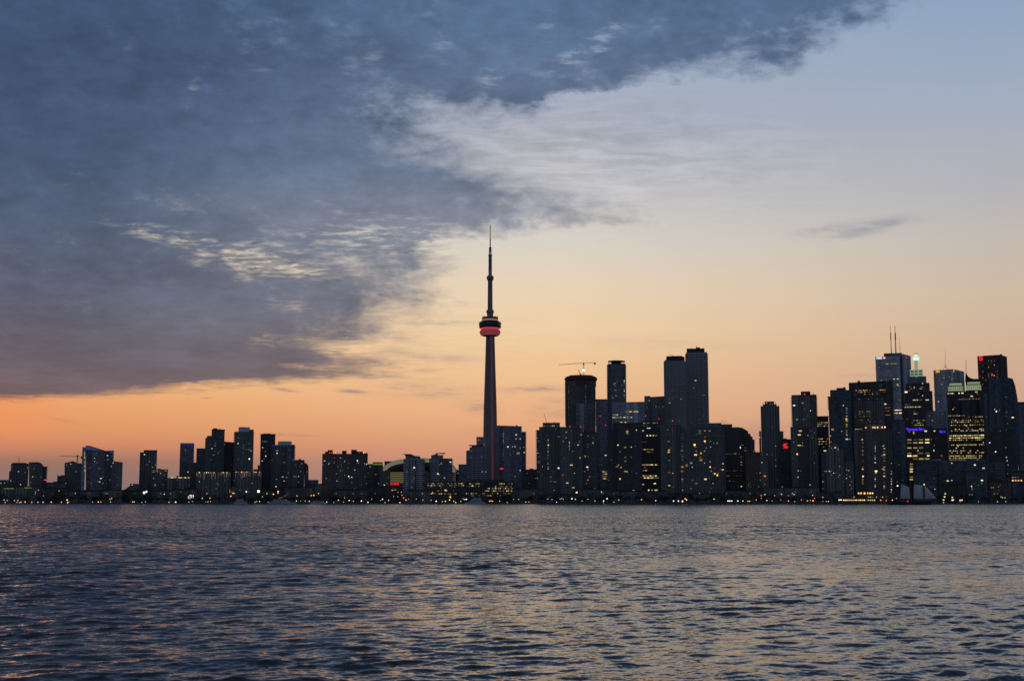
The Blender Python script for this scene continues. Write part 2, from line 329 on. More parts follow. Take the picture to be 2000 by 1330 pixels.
# ------------------------------------------------------------------ buildings
BASE = 1.5
ALL = []
GRID = 3.3
class Bld:
    """a building faces the harbour square-on: its own frame is turned about the vertical"""
    def __init__(s, name, label, Y, cat='building', group=None, at=None):
        s.Y = Y; s.loc = Vector((0, Y, BASE)); s.parts = []; s.name, s.label, s.cat, s.group = name, label, cat, group
        s.root = None; s.used = set(); s.n = 0; s.over = MB(); s.overm = []; s.pc = 1000; s.a = 0.; ALL.append(s)
    def start(s, px0, px1, py):
        s.pc = (px0 + px1) / 2
        s.loc.x = xof(s.pc, py, s.Y); s.a = math.atan2(s.loc.x, s.Y)
        s.root = empty(s.name, s.loc, s.label, s.cat, s.group); s.root.rotation_euler = (0, 0, -s.a)
    def hit(s, px, py, dy):
        d = ray(px, py); n = Vector((math.sin(s.a), math.cos(s.a))); e = Vector((n.y, -n.x)); L = Vector((s.loc.x, s.loc.y))
        t = (n.dot(L) + dy) / (n.x * d.x + n.y * d.y)
        return e.dot(Vector((d.x, d.y)) * t - L), CAMH + t * d.z - BASE
    def X(s, px, py, dy=0): return s.hit(px, py, dy)[0]
    def Z(s, py, dy=0): return s.hit(s.pc, py, dy)[1]
    def block(s, kind, x0, x1, yt, style='cond', yr=None, yb=None, dy=0., dep=30., face=True, inset=0.):
        if s.root is None: s.start(x0, x1, yt)
        X0, X1 = s.X(x0, yt, dy), s.X(x1, yt, dy); Z1 = s.Z(yt, dy); Zr = s.Z(yr, dy) if yr else Z1
        Z0 = s.Z(yb, dy) if yb else 0.
        m = MB(); m.box(X0 + inset, X1 - inset, dy, dy + dep, Z0, Z1, Zr)
        o = m.build(kind, ST[style] if style in ST else (M.get(style) or LM.get(style)), s.root)
        if face: s.parts.append((X0, X1, Z0, Z1, Zr, dy, None, (x0, x1, min(yt, yr or yt), yb or 966)))
        return o
    def cyl(s, kind, x0, x1, yt, style='glass', yb=None, dy=0., n=40, squash=1.):
        if s.root is None: s.start(x0, x1, yt)
        X0, X1 = s.X(x0, yt, dy), s.X(x1, yt, dy); r = (X1 - X0) / 2; c = ((X0 + X1) / 2, dy + r * squash)
        Z1 = s.Z(yt, dy); Z0 = s.Z(yb, dy) if yb else 0.
        m = MB(); m.prism([(c[0] + r * math.cos(2 * PI * i / n), c[1] + r * squash * math.sin(2 * PI * i / n)) for i in range(n)], Z0, Z1)
        o = m.build(kind, ST[style] if style in ST else (M.get(style) or LM.get(style)), s.root)
        s.parts.append((X0, X1, Z0, Z1, Z1, dy, (c, r, squash), (x0, x1, yt, yb or 966))); return o
    def poly(s, kind, pts, style, dep=30., dy=0.):
        """outline of an elevation in picture survey points, built as a solid of real depth"""
        if s.root is None: s.start(min(p[0] for p in pts), max(p[0] for p in pts), min(p[1] for p in pts))
        vs = [(s.X(a, b, dy), s.Z(b, dy)) for a, b in pts]; n = len(vs)
        m = MB(); m.add([(x, dy, z) for x, z in vs] + [(x, dy + dep, z) for x, z in vs], [tuple(range(n)), tuple(range(2 * n - 1, n - 1, -1))] + [(i, n + i, n + (i + 1) % n, (i + 1) % n) for i in range(n)])
        o = m.build(kind, ST[style] if style in ST else (M.get(style) or LM.get(style)), s.root)
        s.parts.append((min(v[0] for v in vs), max(v[0] for v in vs), min(v[1] for v in vs), max(v[1] for v in vs), max(v[1] for v in vs), dy, None, (min(p[0] for p in pts), max(p[0] for p in pts), min(p[1] for p in pts), min(966, max(p[1] for p in pts))))); return o
    def win(s, px, py, c, w=2.0, h=1.8, kind='window', clip=True):
        best = None
        for (X0, X1, Z0, Z1, Zr, dy, cy, _p) in s.parts:
            x, z = s.X(px, py, dy), s.Z(py, dy)
            f = (x - X0) / max(.01, X1 - X0)
            if X0 + .5 < x < X1 - .5 and Z0 < z < Z1 + (Zr - Z1) * f - .6:
                yf = dy
                if cy: yf = cy[0][1] - cy[2] * math.sqrt(max(0, cy[1] ** 2 - (x - cy[0][0]) ** 2))
                if best is None or yf < best[0]: best = (yf, x, z)
        if best is None: return
        k = (round(px / 2), round(py / 2))
        if k in s.used: return
        s.used.add(k)
        mpp = s.Y / F; s.n += 1
        if s.n > 98:        # past a hundred lit windows on one building the rest are one part
            if c not in s.overm: s.overm.append(c)
            s.over.cur = s.overm.index(c); hx, hz = w * mpp / 2, h * mpp / 2
            s.over.box(best[1] - hx, best[1] + hx, best[0] - .3, best[0] + .2, best[2] - hz, best[2] + hz); return
        o = bpy.data.objects.new(kind, unit(c)); C.objects.link(o); o.parent = s.root
        o.location = (best[1], best[0] - .05, best[2]); o.scale = (w * mpp * .9, .5, h * mpp * .9)
        return o
    def rand(s, n, cols='wdddkkyoc', x0=None, x1=None, y0=None, y1=None, rng=random):
        for _ in range(int(n * .72 + .5)):
            for _t in range(8):
                p = rng.choice(s.parts) if x0 is None else None
                if p:
                    q = p[7]; ax, bx, ay, by = q[0] + 2, q[1] - 2, q[2] + 5, q[3] - 1
                else: ax, bx, ay, by = x0, x1, y0, y1
                if by <= ay or bx <= ax: continue
                px = round(rng.uniform(ax, bx) / GRID) * GRID; py = round(rng.uniform(ay, by) / GRID) * GRID
                if s.win(px, py, rng.choice(cols), rng.choice((1., 1.3, 1.6, 1.8, 2.4)), rng.choice((1.1, 1.4, 1.7))): break
    def row(s, y, x0, x1, c='y', step=3.2, w=2.4, h=1.5, fill=.8, kind='window'):
        px = x0
        while px <= x1:
            if random.random() < fill: s.win(px, y, random.choice(c), w * random.uniform(.7, 1.15), h, kind)
            px += step
    def col(s, x, y0, y1, c='k', step=3.3, w=1.3, h=1.3, fill=1.):
        py = y0
        while py <= y1:
            if random.random() < fill: s.win(x, py, random.choice(c), w, h)
            py += step
    def pts(s, lst):
        for p in lst: s.win(p[0], p[1], p[2], *(p[3:]))
    def bal(s, xe, side, y0, y1, step=3.3, out=2.0, full=None, dep=14., th=.7, dy=0., mat='conc', kind='balcony'):
        py = y0; me = None
        k = 0
        while py <= y1 and k < 95:
            if me is None:
                me_b = MB()
                if full: L = abs(s.X(full, y0, dy) - s.X(xe, y0, dy)); me_b.box(-out, L + out, -1.3, dep, -th / 2, th / 2)
                else:
                    me_b.box(-out if side < 0 else -3, 3 if side < 0 else out, -1.3, dep, -th / 2, th / 2)
                me = me_b.mesh(kind, M[mat])
            o = bpy.data.objects.new(kind, me); C.objects.link(o); o.parent = s.root
            o.location = (s.X(xe, y0, dy), dy, s.Z(py, dy)); py += step; k += 1
    def mast(s, px, y0, y1, r0=.5, r1=.15, kind='antenna', dy=10., mat='metal', lean=0.):
        m = MB(); X0 = s.X(px, y0, dy); m.tube((0, 0, 0), (s.X(px + lean, y1, dy) - X0, 0, s.Z(y1, dy) - s.Z(y0, dy)), r0, r1, 6)
        return m.build(kind, M.get(mat) or LM[mat], s.root, (X0, dy, s.Z(y0, dy) - .3))
    def lampdot(s, px, py, c, r=1.0, kind='warning_light', dy=-1.):
        m = MB(); m.ball((0, 0, 0), r); return m.build(kind, LM[c], s.root, (s.X(px, py, dy), dy, s.Z(py, dy)))
    def roofstuff(s, x0, x1, yt, n=2, dy=6.):
        for _ in range(n):
            w = random.uniform(.12, .3) * (x1 - x0); a = random.uniform(x0 + 1, x1 - 1 - w)
            s.block('rooftop_unit', a, a + w, yt - random.uniform(1.2, 3), 'roofing', None, yt + .6, dy + random.uniform(0, 6), 7., False)
    def parapet(s, x0, x1, yt, dep=30., dy=0., mat='roofing', h=1.0):
        X0, X1, Z1 = s.X(x0, yt, dy), s.X(x1, yt, dy), s.Z(yt, dy)
        m = MB(); m.box(X0 - .35, X1 + .35, dy - .35, dy + dep + .35, Z1 - .25, Z1 + h); return m.build('parapet', M[mat], s.root)
    def text(s, body, px, py, size_px, mat, dy=0., width_px=None, kind='sign', bold=.03):
        cu = bpy.data.curves.new(kind, 'FONT'); cu.body = body; cu.size = 1.; cu.align_x = 'CENTER'; cu.align_y = 'CENTER'; cu.extrude = .06; cu.offset = bold; cu.materials.append(LM[mat])
        o = bpy.data.objects.new(kind, cu); C.objects.link(o); o.parent = s.root
        mpp = (s.Y + dy) / F
        bpy.context.view_layer.update(); d = o.dimensions
        k = (width_px * mpp / d.x) if width_px else size_px * mpp
        o.scale = (k, size_px * mpp / .72, 4.); o.rotation_euler = (PI / 2, 0, 0)
        o.location = (s.X(px, py, dy), dy - .6, s.Z(py, dy))
        bpy.context.view_layer.update(); me = bpy.data.meshes.new_from_object(o.evaluated_get(bpy.context.evaluated_depsgraph_get()))
        n = bpy.data.objects.new(kind, me); C.objects.link(n); n.parent = s.root; n.location, n.rotation_euler, n.scale = o.location, o.rotation_euler, o.scale
        bpy.data.objects.remove(o); return n
def py_of(z, Y):
    a = math.atan2(z - CAMH, Y); b = math.tan(a - PITCH); return CY - F * b

def simple(name, label, Y, style, x0, x1, yt, yr=None, lit=10, cols='wdddkkkyoc', dep=30, roof=1, par=True, group=None):
    b = Bld(name, label, Y, 'building', group); b.block('wall', x0, x1, yt, style, yr, dep=dep)
    if par and not yr: b.parapet(x0, x1, yt, dep)
    if roof and not yr:
        b.roofstuff(x0, x1, yt - .4, roof + 1); roof_mast(b, x0, x1, yt)
    if lit: b.rand(lit, cols)
    return b

def roof_mast(b, x0, x1, yt):
    m = MB(); h = random.uniform(2.5, 7); m.tube((0, 0, 0), (0, 0, h), .22, .12, 5); m.build('antenna', M['metal'], b.root, (random.uniform(b.X(x0 + 2, yt), b.X(x1 - 2, yt)), random.uniform(6, 20), b.Z(yt)))
# ---- west cluster
b = simple('low_building', 'low dark block with two small lit windows, beside the twin round-topped towers', 2150, 'cond', -60, 19, 938, lit=0)
b.pts([(2, 943, 'w'), (9, 943, 'w'), (14, 940, 'k')])
b = Bld('condo_tower', 'squat dark tower with a thin roof antenna, twin to a curved-roof tower beside it', 2220)
b.block('wall', 22, 56.3, 906, 'cond'); b.block('wing', 18, 22.4, 920, 'cond', dy=1); b.block('penthouse', 25, 51, 903.6, 'roofing', None, 906.5, 2, 22, False); b.parapet(22, 55, 906)
b.mast(37, 904, 891, .5, .2); b.bal(22, -1, 910, 950, 3.3, 1.5); b.pts([(24, 913, 'k'), (36, 920.5, 'c'), (54, 913, 'c'), (21, 939, 'c'), (40, 946, 'w'), (49, 922, 'k'), (21, 946, 'k')])
b = Bld('condo_tower', 'squat dark tower with a curved roof falling to balconies on one edge', 2223)
b.poly('wall', [(56.5, 984), (56.5, 902.5), (74, 902), (80, 904), (84, 908), (85, 911), (85, 984)], 'cond'); b.block('wing', 84, 92, 910.5, 'cond', dy=1)
b.bal(92, 1, 912, 945, 3.3, 1.6, dy=1); b.pts([(64, 931, 'c'), (70, 931, 'k'), (80, 931, 'c'), (88, 937, 'r', 4, 1.4), (60, 942, 'k'), (58, 947, 'k'), (66, 915, 'k')])
simple('low_building', 'long low roofline between the curved-roof tower and the crane tower', 2190, 'cond', 90, 128, 943, lit=4)
b = Bld('low_building', 'small stepped block with a short mast, beside the peaked tower under the crane', 2210); b.block('wall', 112, 128, 929, 'cond'); b.block('wing', 119, 128, 927.6, 'cond', dy=2); b.mast(112.6, 929, 923, .4, .2); b.rand(2)
b = Bld('condo_tower', 'dark tower with a shallow peaked roof, below a thin tower crane', 2230)
b.poly('wall', [(126, 984), (126, 904), (134, 902.5), (141, 900), (147, 902), (152, 904), (160, 905), (160, 984)], 'cond'); b.rand(6, 'kkc'); b.pts([(138, 906, 'w'), (130, 908, 'k'), (130, 912, 'k')])
b = Bld('condo_tower', 'wide glass tower with sloping blue-lit crown and lights strung up one edge', 2160)
b.block('wall', 161, 168, 873, 'pale', dep=34); b.poly('glass_wing', [(167.6, 984), (167.6, 870), (175, 870), (209, 880.5), (209, 984)], 'glass', 34, -.6)
b.poly('crown_light', [(167.8, 878), (167.8, 871.5), (175, 871.5), (200, 879)], 'bp', .5, -1.0)
b.col(165.3, 881, 945, 'w', 2.2, 1.0, 1.1); b.rand(26, 'kkkkckw', 172, 207, 884, 945); b.pts([(183, 889, 'w'), (189, 884, 'k'), (189.5, 903, 'c'), (210, 889, 'w', 3, 2), (211, 897, 'c', 4, 1.5), (204, 898, 'k'), (197, 934, 'w', 3, 2), (193, 918, 'k')])
b = Bld('condo_tower', 'narrow glass slab with a small blue-lit top corner behind the wide sloping tower', 2220)
b.block('wall', 206, 222.5, 880.5, 'glass', 879); b.block('crown_light', 215, 222, 880.5, 'bp', None, 884, -.6, .5, False); b.rand(6, 'kkc')
b = simple('condo_tower', 'plain dark slab with a slightly sloping roof, beside the blue-topped slab', 2130, 'cond', 218.5, 240, 900, 902.5, lit=0); b.pts([(221, 904, 'w'), (228, 932, 'k'), (229, 947, 'k'), (224, 926, 'k')])
b = Bld('low_building', 'low building with a sloping glazed roof rising to a flat block', 2120); b.poly('wall', [(238, 984), (238, 959), (246, 954), (254, 948), (254, 984)], 'cond'); b.block('wing', 254, 274, 944.5, 'cond', dy=1); b.pts([(258, 947, 'c'), (257, 956, 'k')])
b = Bld('condo_tower', 'slim plain tower standing apart with a single notch at its top', 2200); b.block('wall', 281, 307, 880, 'conc'); b.block('wing', 273.5, 281.3, 883, 'cond', dy=1); b.parapet(281, 307, 880); b.pts([(282, 887.6, 'w'), (276, 915, 'k'), (298, 912, 'w'), (297, 905, 'k'), (304, 908, 'k'), (292, 901, 'k')]); b.rand(6, 'kk')
b = simple('low_building', 'mid-rise block with a dotted row of yellow lights just below its roof', 2150, 'cond', 297, 328, 917.5, lit=3)
b.row(919, 299, 326, 'yd', 2.8, 1.6, 1.4, .9); b.row(921.5, 299, 308, 'y', 3, 1.5, 1.3, .8); b.pts([(300, 934, 'k', 2.5, 2.5), (303, 947, 'y', 2, 4), (319, 946, 'k')])
b = Bld('low_building', 'broad low block edged with a bright line of warm lights along its roof', 2125); b.block('wall', 326, 372, 931.5, 'conc'); b.roofstuff(340, 352, 931.5, 2); b.row(932.6, 328, 370, 'Yw', 1.9, 1.7, 1.2, .97); b.rand(9, 'kkc')
b = Bld('condo_tower', 'slim dark tower with a bright blue line around its roof', 2260); b.block('wall', 352, 379.5, 865, 'glass'); b.block('podium', 362, 384, 903, 'cond', dy=-12)
b.row(867, 353, 379, 'b', 2.2, 2.4, 2.2, .95); b.pts([(362, 879, 'k', 2, 3.5), (353, 893, 'k'), (360, 919, 'k'), (367, 921.5, 'c'), (375, 871, 'b', 2, 3)])
b = simple('condo_tower', 'narrow bluish tower, flat-roofed, between the blue-lined tower and the tall stepped one', 2240, 'teal', 384, 402, 876.5, lit=10, cols='kkkc', roof=0)
b = Bld('condo_tower', 'tall dark tower stepping up in three flat stages, flat-roofed and unlit on top', 2200); b.block('wall', 413.5, 439, 839.5, 'cond'); b.block('wing', 404.5, 414, 851, 'cond', dy=1); b.block('lower_wing', 401, 405, 855, 'cond', dy=2); b.parapet(413.5, 439, 839.5); b.roofstuff(414, 438, 839, 3)
b.rand(10, 'kkk'); b.pts([(419, 861, 'k'), (420, 870.5, 'w', 2.5, 2), (414, 876, 'W', 1.4, 1.4), (420, 881, 'c'), (426, 885, 'c'), (417, 888.5, 'c'), (421, 866, 'k'), (432, 853, 'k')])
simple('condo_tower', 'plain dark tower with a slanting roof, squeezed between two taller towers', 2230, 'dark', 438, 460, 862, 864, lit=4, cols='kk')
b = Bld('condo_tower', 'tall tower with a lit blue-grey drum on its roof and balconies down its side', 2160); b.block('wall', 458, 496, 843, 'cond'); b.block('crown', 466, 488, 834, 'pale', None, 843.5, 2, 24, False); b.block('crown_light', 466.6, 478, 837, 'bp', None, 842.4, 1.4, .5, False); b.block('wing', 488, 495.5, 838.5, 'cond', None, 844, 1, 25, False)
b.bal(458, -1, 846, 920, 3.3, 1.4); b.rand(12, 'kkkc'); b.pts([(465, 866, 'W', 1.5, 1.5), (465, 855, 'c'), (476, 869, 'd'), (476.5, 874, 'o', 2.4, 2), (487, 866, 'c'), (487, 896, 'W', 2, 2), (490, 880, 'c'), (478, 892, 'k')]); b.row(877.5, 474, 490, 'd', 2.4, 2, 1, .8)
b = simple('condo_tower', 'flat black-topped slab tower, taller neighbour of the teal-crowned tower', 2230, 'dark', 509, 538, 848.5, lit=8, cols='kkc'); b.row(862, 512, 522, 'k', 2.4, 1.6, 1.4); b.pts([(513, 874, 'c'), (519, 890.5, 'w', 2, 2), (512, 900, 'c', 3, 1.4), (516, 896, 'k')])
b = Bld('condo_tower', 'tower with a teal-green lit crown and a blue band beneath it', 2150); b.block('wall', 530, 570, 868.5, 'cond'); b.block('wing', 569.6, 576, 868, 'cond', dy=2); b.cyl('crown', 543, 570, 861.5, 'tl', 868.4, 2, 24, .6)
b.bal(576, 1, 872, 898, 3.3, 1.2, dy=2); b.row(870.3, 531, 560, 'b', 2.0, 1.8, 1.6, .9); b.rand(22, 'kkkdw'); b.pts([(541, 880, 'y', 5, 2.5), (541, 885, 'w', 2.5, 2), (553, 887, 'd', 4, 2), (555, 903, 'o', 4, 1.6), (552, 931, 'w', 3.5, 2), (560, 932, 'w', 4, 1.6), (540, 936, 'k'), (539, 950, 'W', 1.5, 1.5), (563, 923, 'c'), (555, 939, 'c')])
b = Bld('condo_tower', 'shorter rounded tower with a blue spot on its roof edge, beside the teal-crowned tower', 2110); b.block('wall', 570, 595, 898, 'cond'); b.poly('wing', [(594.6, 984), (594.6, 903), (599, 905), (602.6, 910), (602.6, 984)], 'cond', 26, 2); b.roofstuff(576, 592, 898, 2)
b.block('crown_light', 571, 576, 897, 'bp', None, 899.5, -.6, .5, False); b.rand(9, 'kkc'); b.pts([(583, 941, 'w'), (583, 930, 'c'), (589, 905, 'd', 3, 1.6), (600, 921, 'r', 1.5, 1.4), (585, 911, 'k'), (592, 925, 'k')])
def piered(label, x0, x1, yt, n):
    b = Bld('warehouse', label, 2080); b.block('wall', x0, x1, yt, 'conc', dep=40)
    mpp = 2080 / F
    for i in range(n):
        px = x0 + 1.5 + (x1 - x0 - 3) * i / (n - 1); hh = random.uniform(4, 13)
        m = MB(); m.box(-.45, .45, -.5, .5, 0, b.Z(yt + 2) - 8); m.build('pier', M['conc'], b.root, (b.X(px, yt), -.2, 4))
        if random.random() < .8:
            o = bpy.data.objects.new('light_streak', unit('pier')); C.objects.link(o); o.parent = b.root; o.location = (b.X(px, yt), -.8, b.Z(yt + 2 + hh / 2)); o.scale = (.8, .3, hh * mpp)  # glowing bar stands for the streak of lamplight on the pier
        if random.random() < .6: b.win(px + 1, yt + 1.2, random.choice('OYwo'), 1.7, 1.5, 'roof_lamp')
    b.rand(14, 'kkkc', x0 + 2, x1 - 2, yt + 14, 962); b.parapet(x0, x1, yt, 40, 0, 'conc', .5); return b
b = piered('long pale warehouse with uplit columns and roof lamps, below the tall stepped tower', 383, 451, 921.5, 19)
b = piered('shorter pale warehouse with uplit columns, under the tower with the blue-grey drum', 459, 511, 920.5, 15)
b.block('wing', 495, 511, 916, 'cond', dy=2); b.block('stair_tower', 503.5, 511.4, 908, 'cond', dy=4)
b = simple('low_building', 'small low office with a warm glowing roof edge beside a wide apartment slab', 2180, 'pale', 602, 622, 938, lit=2, roof=0); b.row(937, 603, 611, 'O', 1.8, 1.8, 1.1, 1)
b = Bld('apartment_block', 'wide dark apartment slab with small coloured lights along its cluttered roof', 2110); b.block('wall', 629.5, 718.5, 886, 'brown', dep=34)
for x0, x1, y in ((635, 650, 882), (640, 650, 879), (668, 677, 880), (686, 697, 878), (697, 709, 881.5), (709, 718, 884)): b.block('penthouse', x0, x1, y, 'roofing', None, 886.5, random.uniform(2, 9), 12, False)
b.row(884.6, 642, 716, 'woRk', 6, 1.6, 1.4, .0); b.rand(46, 'kkckddw')
b.pts([(698, 899.5, 'W', 2.4, 2), (712, 905, 'w'), (716, 906, 'w'), (653, 894, 'c'), (665, 894, 'c'), (653, 903.5, 'c'), (665, 919, 'c'), (657, 925, 'w'), (681, 930, 'W', 1.8, 1.8), (687, 932, 'w'), (687, 942, 'y'), (658, 939, 'c'), (634, 900, 'c', 3, 1.4), (697, 961, 'o', 3, 2), (718, 958, 'w', 1.6, 6), (642, 906, 'c'), (669, 918, 'k')])
b.row(968.5, 700, 716, 'w', 3, 2.2, 1.6, 1); b.row(972, 700, 716, 'w', 3, 2, 1.2, .6)
for x, c in ((644, 'R'), (648, 'R'), (655, 'Y'), (660, 'g'), (666, 'R'), (702, 'g'), (710, 'Y'), (713, 'c')): b.lampdot(x, 884, c, .9, 'roof_lamp', 1.)
b = Bld('apartment_block', 'mid-rise block with a green and yellow lit crown, next to the wide apartment slab', 2200); b.block('wall', 717, 748, 906, 'brown'); b.block('crown', 728, 747.5, 902.4, 'roofing', None, 906.6, 2, 20, False)
b.row(904.6, 729.5, 746, 'g', 1.6, 1.9, 1.6, 1); b.win(0, 0, 'g'); b.block('crown_light', 728.6, 747, 905, 'g', None, 907.4, -.6, .5, False); b.row(903, 732, 744, 'Y', 2, 1.6, .8, .0); b.rand(9, 'kkcd'); b.pts([(723, 911, 'w'), (743, 914, 'k'), (734, 926, 'w')])
b = simple('low_building', 'dark purplish block showing behind the domed stadium roof', 2680, 'red', 751, 772, 901.6, lit=6, cols='ko', roof=0)
b = Bld('apartment_block', 'dark stepped block half hiding the floodlit end of the domed stadium', 2130); b.block('wall', 744, 762.5, 919.5, 'brown'); b.block('penthouse', 752, 760, 918.2, 'roofing', None, 920, 3, 10, False); b.rand(8, 'kkdd'); b.pts([(750.5, 947, 'Y', 1.8, 1.8), (743, 935, 'k', 3, 1.3)])
# stadium
def stadium():
    Y = 2430; b = Bld('stadium', 'domed stadium with a floodlit cream arch and a red lit name sign', Y, 'stadium'); b.start(745, 892, 920)
    L, R_ = b.X(744, 920), b.X(893, 920); cx0 = (L + R_) / 2; rx = (R_ - L) / 2; ry = 85.; zb = b.Z(921); zt = b.Z(893) - zb
    n = 40; m = MB(); m.prism([(cx0 + rx * math.cos(2 * PI * i / n), ry + ry * math.sin(2 * PI * i / n)) for i in range(n)], 0, zb); m.build('drum_wall', ST['brown'], b.root)
    def shell(name, k, y0, y1, mat, th=1.6, zl=1., cut=-1.1):
        m = MB(); vs, fs = [], []; N, K = 36, 10
        for i in range(N + 1):
            th_ = PI * i / N
            for j in range(K + 1):
                t = y0 + (y1 - y0) * j / K; s_ = math.sqrt(max(0.0, 1 - (2 * t - 1) ** 2)) if name != 'roof_arch' else 1.
                s2 = max(.02, s_) if name != 'roof_arch' else 1.
                vs.append((cx0 + rx * k * math.cos(th_) * (.35 + .65 * s2), 2 * ry * t, zb + zt * k * math.sin(th_) ** .85 * s2 * zl))
        for i in range(N):
            for j in range(K): a = i * (K + 1) + j; fs.append((a, a + 1, a + K + 2, a + K + 1))
        m.add(vs, fs); o = m.build(name, mat, b.root, smooth=True); md = o.modifiers.new('thick', 'SOLIDIFY'); md.thickness = th; return o
    shell('roof_shell', .985, .3, .99, M['dome'])
    # front arch: a curved band like a segment of barrel roof, and the lit wall below it
    m = MB(); vs, fs = [], []; N = 40
    for i in range(N + 1):
        a = PI * i / N; c_, s_ = math.cos(a), math.sin(a) ** .8
        vs += [(cx0 + rx * c_, 60, zb + zt * s_), (cx0 + rx * .965 * c_, 44, zb + zt * .97 * s_), (cx0 + rx * .86 * c_, 30, zb - 1 + zt * .72 * s_), (cx0 + rx * .80 * c_, 26, zb - 6 + zt * .55 * s_)]
    f1 = [(4 * i, 4 * i + 1, 4 * i + 5, 4 * i + 4) for i in range(N)]; f2 = [(4 * i + 1, 4 * i + 2, 4 * i + 6, 4 * i + 5) for i in range(N)]; f3 = [(4 * i + 2, 4 * i + 3, 4 * i + 7, 4 * i + 6) for i in range(N)]
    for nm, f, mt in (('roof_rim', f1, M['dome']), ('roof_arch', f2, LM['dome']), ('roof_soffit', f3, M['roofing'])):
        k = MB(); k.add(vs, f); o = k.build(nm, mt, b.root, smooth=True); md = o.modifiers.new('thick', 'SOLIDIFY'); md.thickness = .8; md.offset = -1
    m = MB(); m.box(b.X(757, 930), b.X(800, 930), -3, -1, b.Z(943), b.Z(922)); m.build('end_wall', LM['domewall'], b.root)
    for k in range(5):
        m = MB(); zz = b.Z(925 + 3.6 * k); m.box(b.X(757, 930), b.X(800, 930), -3.5, -3.1, zz, zz + .9); m.build('wall_band', M['roofing'], b.root)
    m = MB(); m.box(b.X(760, 945), b.X(781, 945), -3.2, -2.2, b.Z(948.6), b.Z(941.6)); m.build('sign_board', M['roofing'], b.root)
    b.text('ROGERS', 771, 945, 4.2, 'sred', -4, 16.5, 'sign', .05)
    b.parts.append((b.X(762, 950), b.X(790, 950), 0, b.Z(950), b.Z(950), -3, None, (762, 790, 950, 966)))
    m = MB(); m.box(b.X(755, 950), b.X(800, 950), -2.9, 20, 0, b.Z(949)); m.build('podium', ST['brown'], b.root)
    b.pts([(766, 957, 'w', 3, 2), (772, 956.5, 'y', 5, 1.6), (768, 957, 'w')]); return b
stadium()
b = Bld('condo_tower', 'condo tower with a flared wing-like roof edge, standing in front of the stadium dome', 2140); b.block('wall', 788, 829.5, 896, 'band'); b.poly('penthouse', [(792, 896.6), (792, 889), (804, 887.5), (811, 890), (821, 891), (821, 896.6)], 'glass', 22, 2)
b.poly('roof_wing', [(787.5, 886.3), (803, 886.6), (806, 888.4), (793, 889.6)], 'roofing', 20, 1); b.block('bay', 800, 814, 897, 'conc', dy=-2, dep=3); b.bal(829.5, 1, 899, 955, 3.3, 1.)
b.col(804.5, 903, 958, 'k', 3.4, 2.2, 1.2, .6); b.rand(12, 'kkd'); b.pts([(818, 906, 'k'), (809, 913, 'W', 3, 2.5), (829, 934, 'w', 2, 2), (788, 901, 'k', 2, 5), (795, 921, 'c'), (795, 945, 'd'), (822, 925, 'k')])
b = Bld('condo_tower', 'condo tower with a slanting pergola on its roof and projecting balconies', 2160); b.block('wall', 841, 883.5, 895, 'band'); b.block('wing', 838.2, 842, 896, 'cond', dy=2); b.block('penthouse', 842, 865.5, 889, 'glass', None, 895.5, 2, 22, False)
for k in range(7): m = MB(); m.tube((b.X(850 + 2.6 * k, 886), 2, b.Z(888.6)), (b.X(853.5 + 2.6 * k, 884), 6, b.Z(884.4)), .35); m.build('pergola_beam', M['metal'], b.root)
b.block('pergola_roof', 850, 870, 884.6, 'metal', 883.9, 885.0, 3, 14, False); b.poly('roof_wing', [(841.5, 889.4), (855, 885.5), (855, 889.4)], 'glass', 14, 3)
b.bal(883.5, 1, 898, 955, 3.4, 1.6); b.rand(14, 'kkd'); b.pts([(840, 901, 'w'), (880, 902, 'W', 4, 1.4), (881, 905, 'c', 3, 1), (862, 905, 'd', 3, 3), (855, 925, 'Y', 3, 2.4), (858, 926, 'o', 2.5, 2.2), (868, 933, 'c', 3, 1.8), (829, 934, 'o')])
simple('low_building', 'small bluish block between the pergola condo and the stepped tower', 2600, 'glass', 895.5, 913, 907.5, lit=2, roof=0)
simple('low_building', 'dim low slab closing the gap next to the stadium dome', 2620, 'dark', 868, 925, 919, lit=4, cols='kd', roof=1)
b = Bld('condo_tower', 'stepped slab-sided building with thin roof canopies, close against the great concrete tower', 2330); b.block('wall', 917, 955, 873.5, 'band', dep=34); b.block('wing', 910.6, 919, 879.5, 'band', dy=2); b.block('upper_wing', 930.5, 955, 853, 'band', None, 874, 3, 24)
b.block('roof_canopy', 916, 946, 868.8, 'roofing', None, 869.8, -1, 30, False); b.block('link_block', 921, 946, 869.6, 'glass', None, 874, 2, 26, False); b.row(859, 934, 944, 'd', 2.4, 2.4, 1.4, .9); b.rand(10, 'kk'); b.pts([(941, 892, 'k'), (956, 896, 'c'), (942, 921, 'c'), (949, 921, 'c'), (908, 926, 'Y', 2, 2), (920, 893, 'k', 3, 2), (945, 868, 'r', 1.5, 1.3)])
b = Bld('low_building', 'long office block with scattered rows of yellow windows, below the pergola condo', 2070); b.block('wall', 833, 893, 940, 'dark', dep=26)
for y in (944, 948, 958, 964): b.row(y, 836, 890, 'yddw', 3.3, 2.2, 1.7, .55 if y > 945 else .75)
b.pts([(870, 957, 'y', 4, 3), (880, 966, 'o', 2, 4), (879, 970, 'O', 2, 2), (845, 962, 'y', 2, 2)]); b.rand(12, 'ddo')
b = Bld('low_building', 'low office block with many bright yellow window rows below the great tower', 2075); b.block('wall', 894, 1005, 940.5, 'dark', dep=26); b.block('penthouse', 920, 985, 936.5, 'dark', dy=3, dep=16)
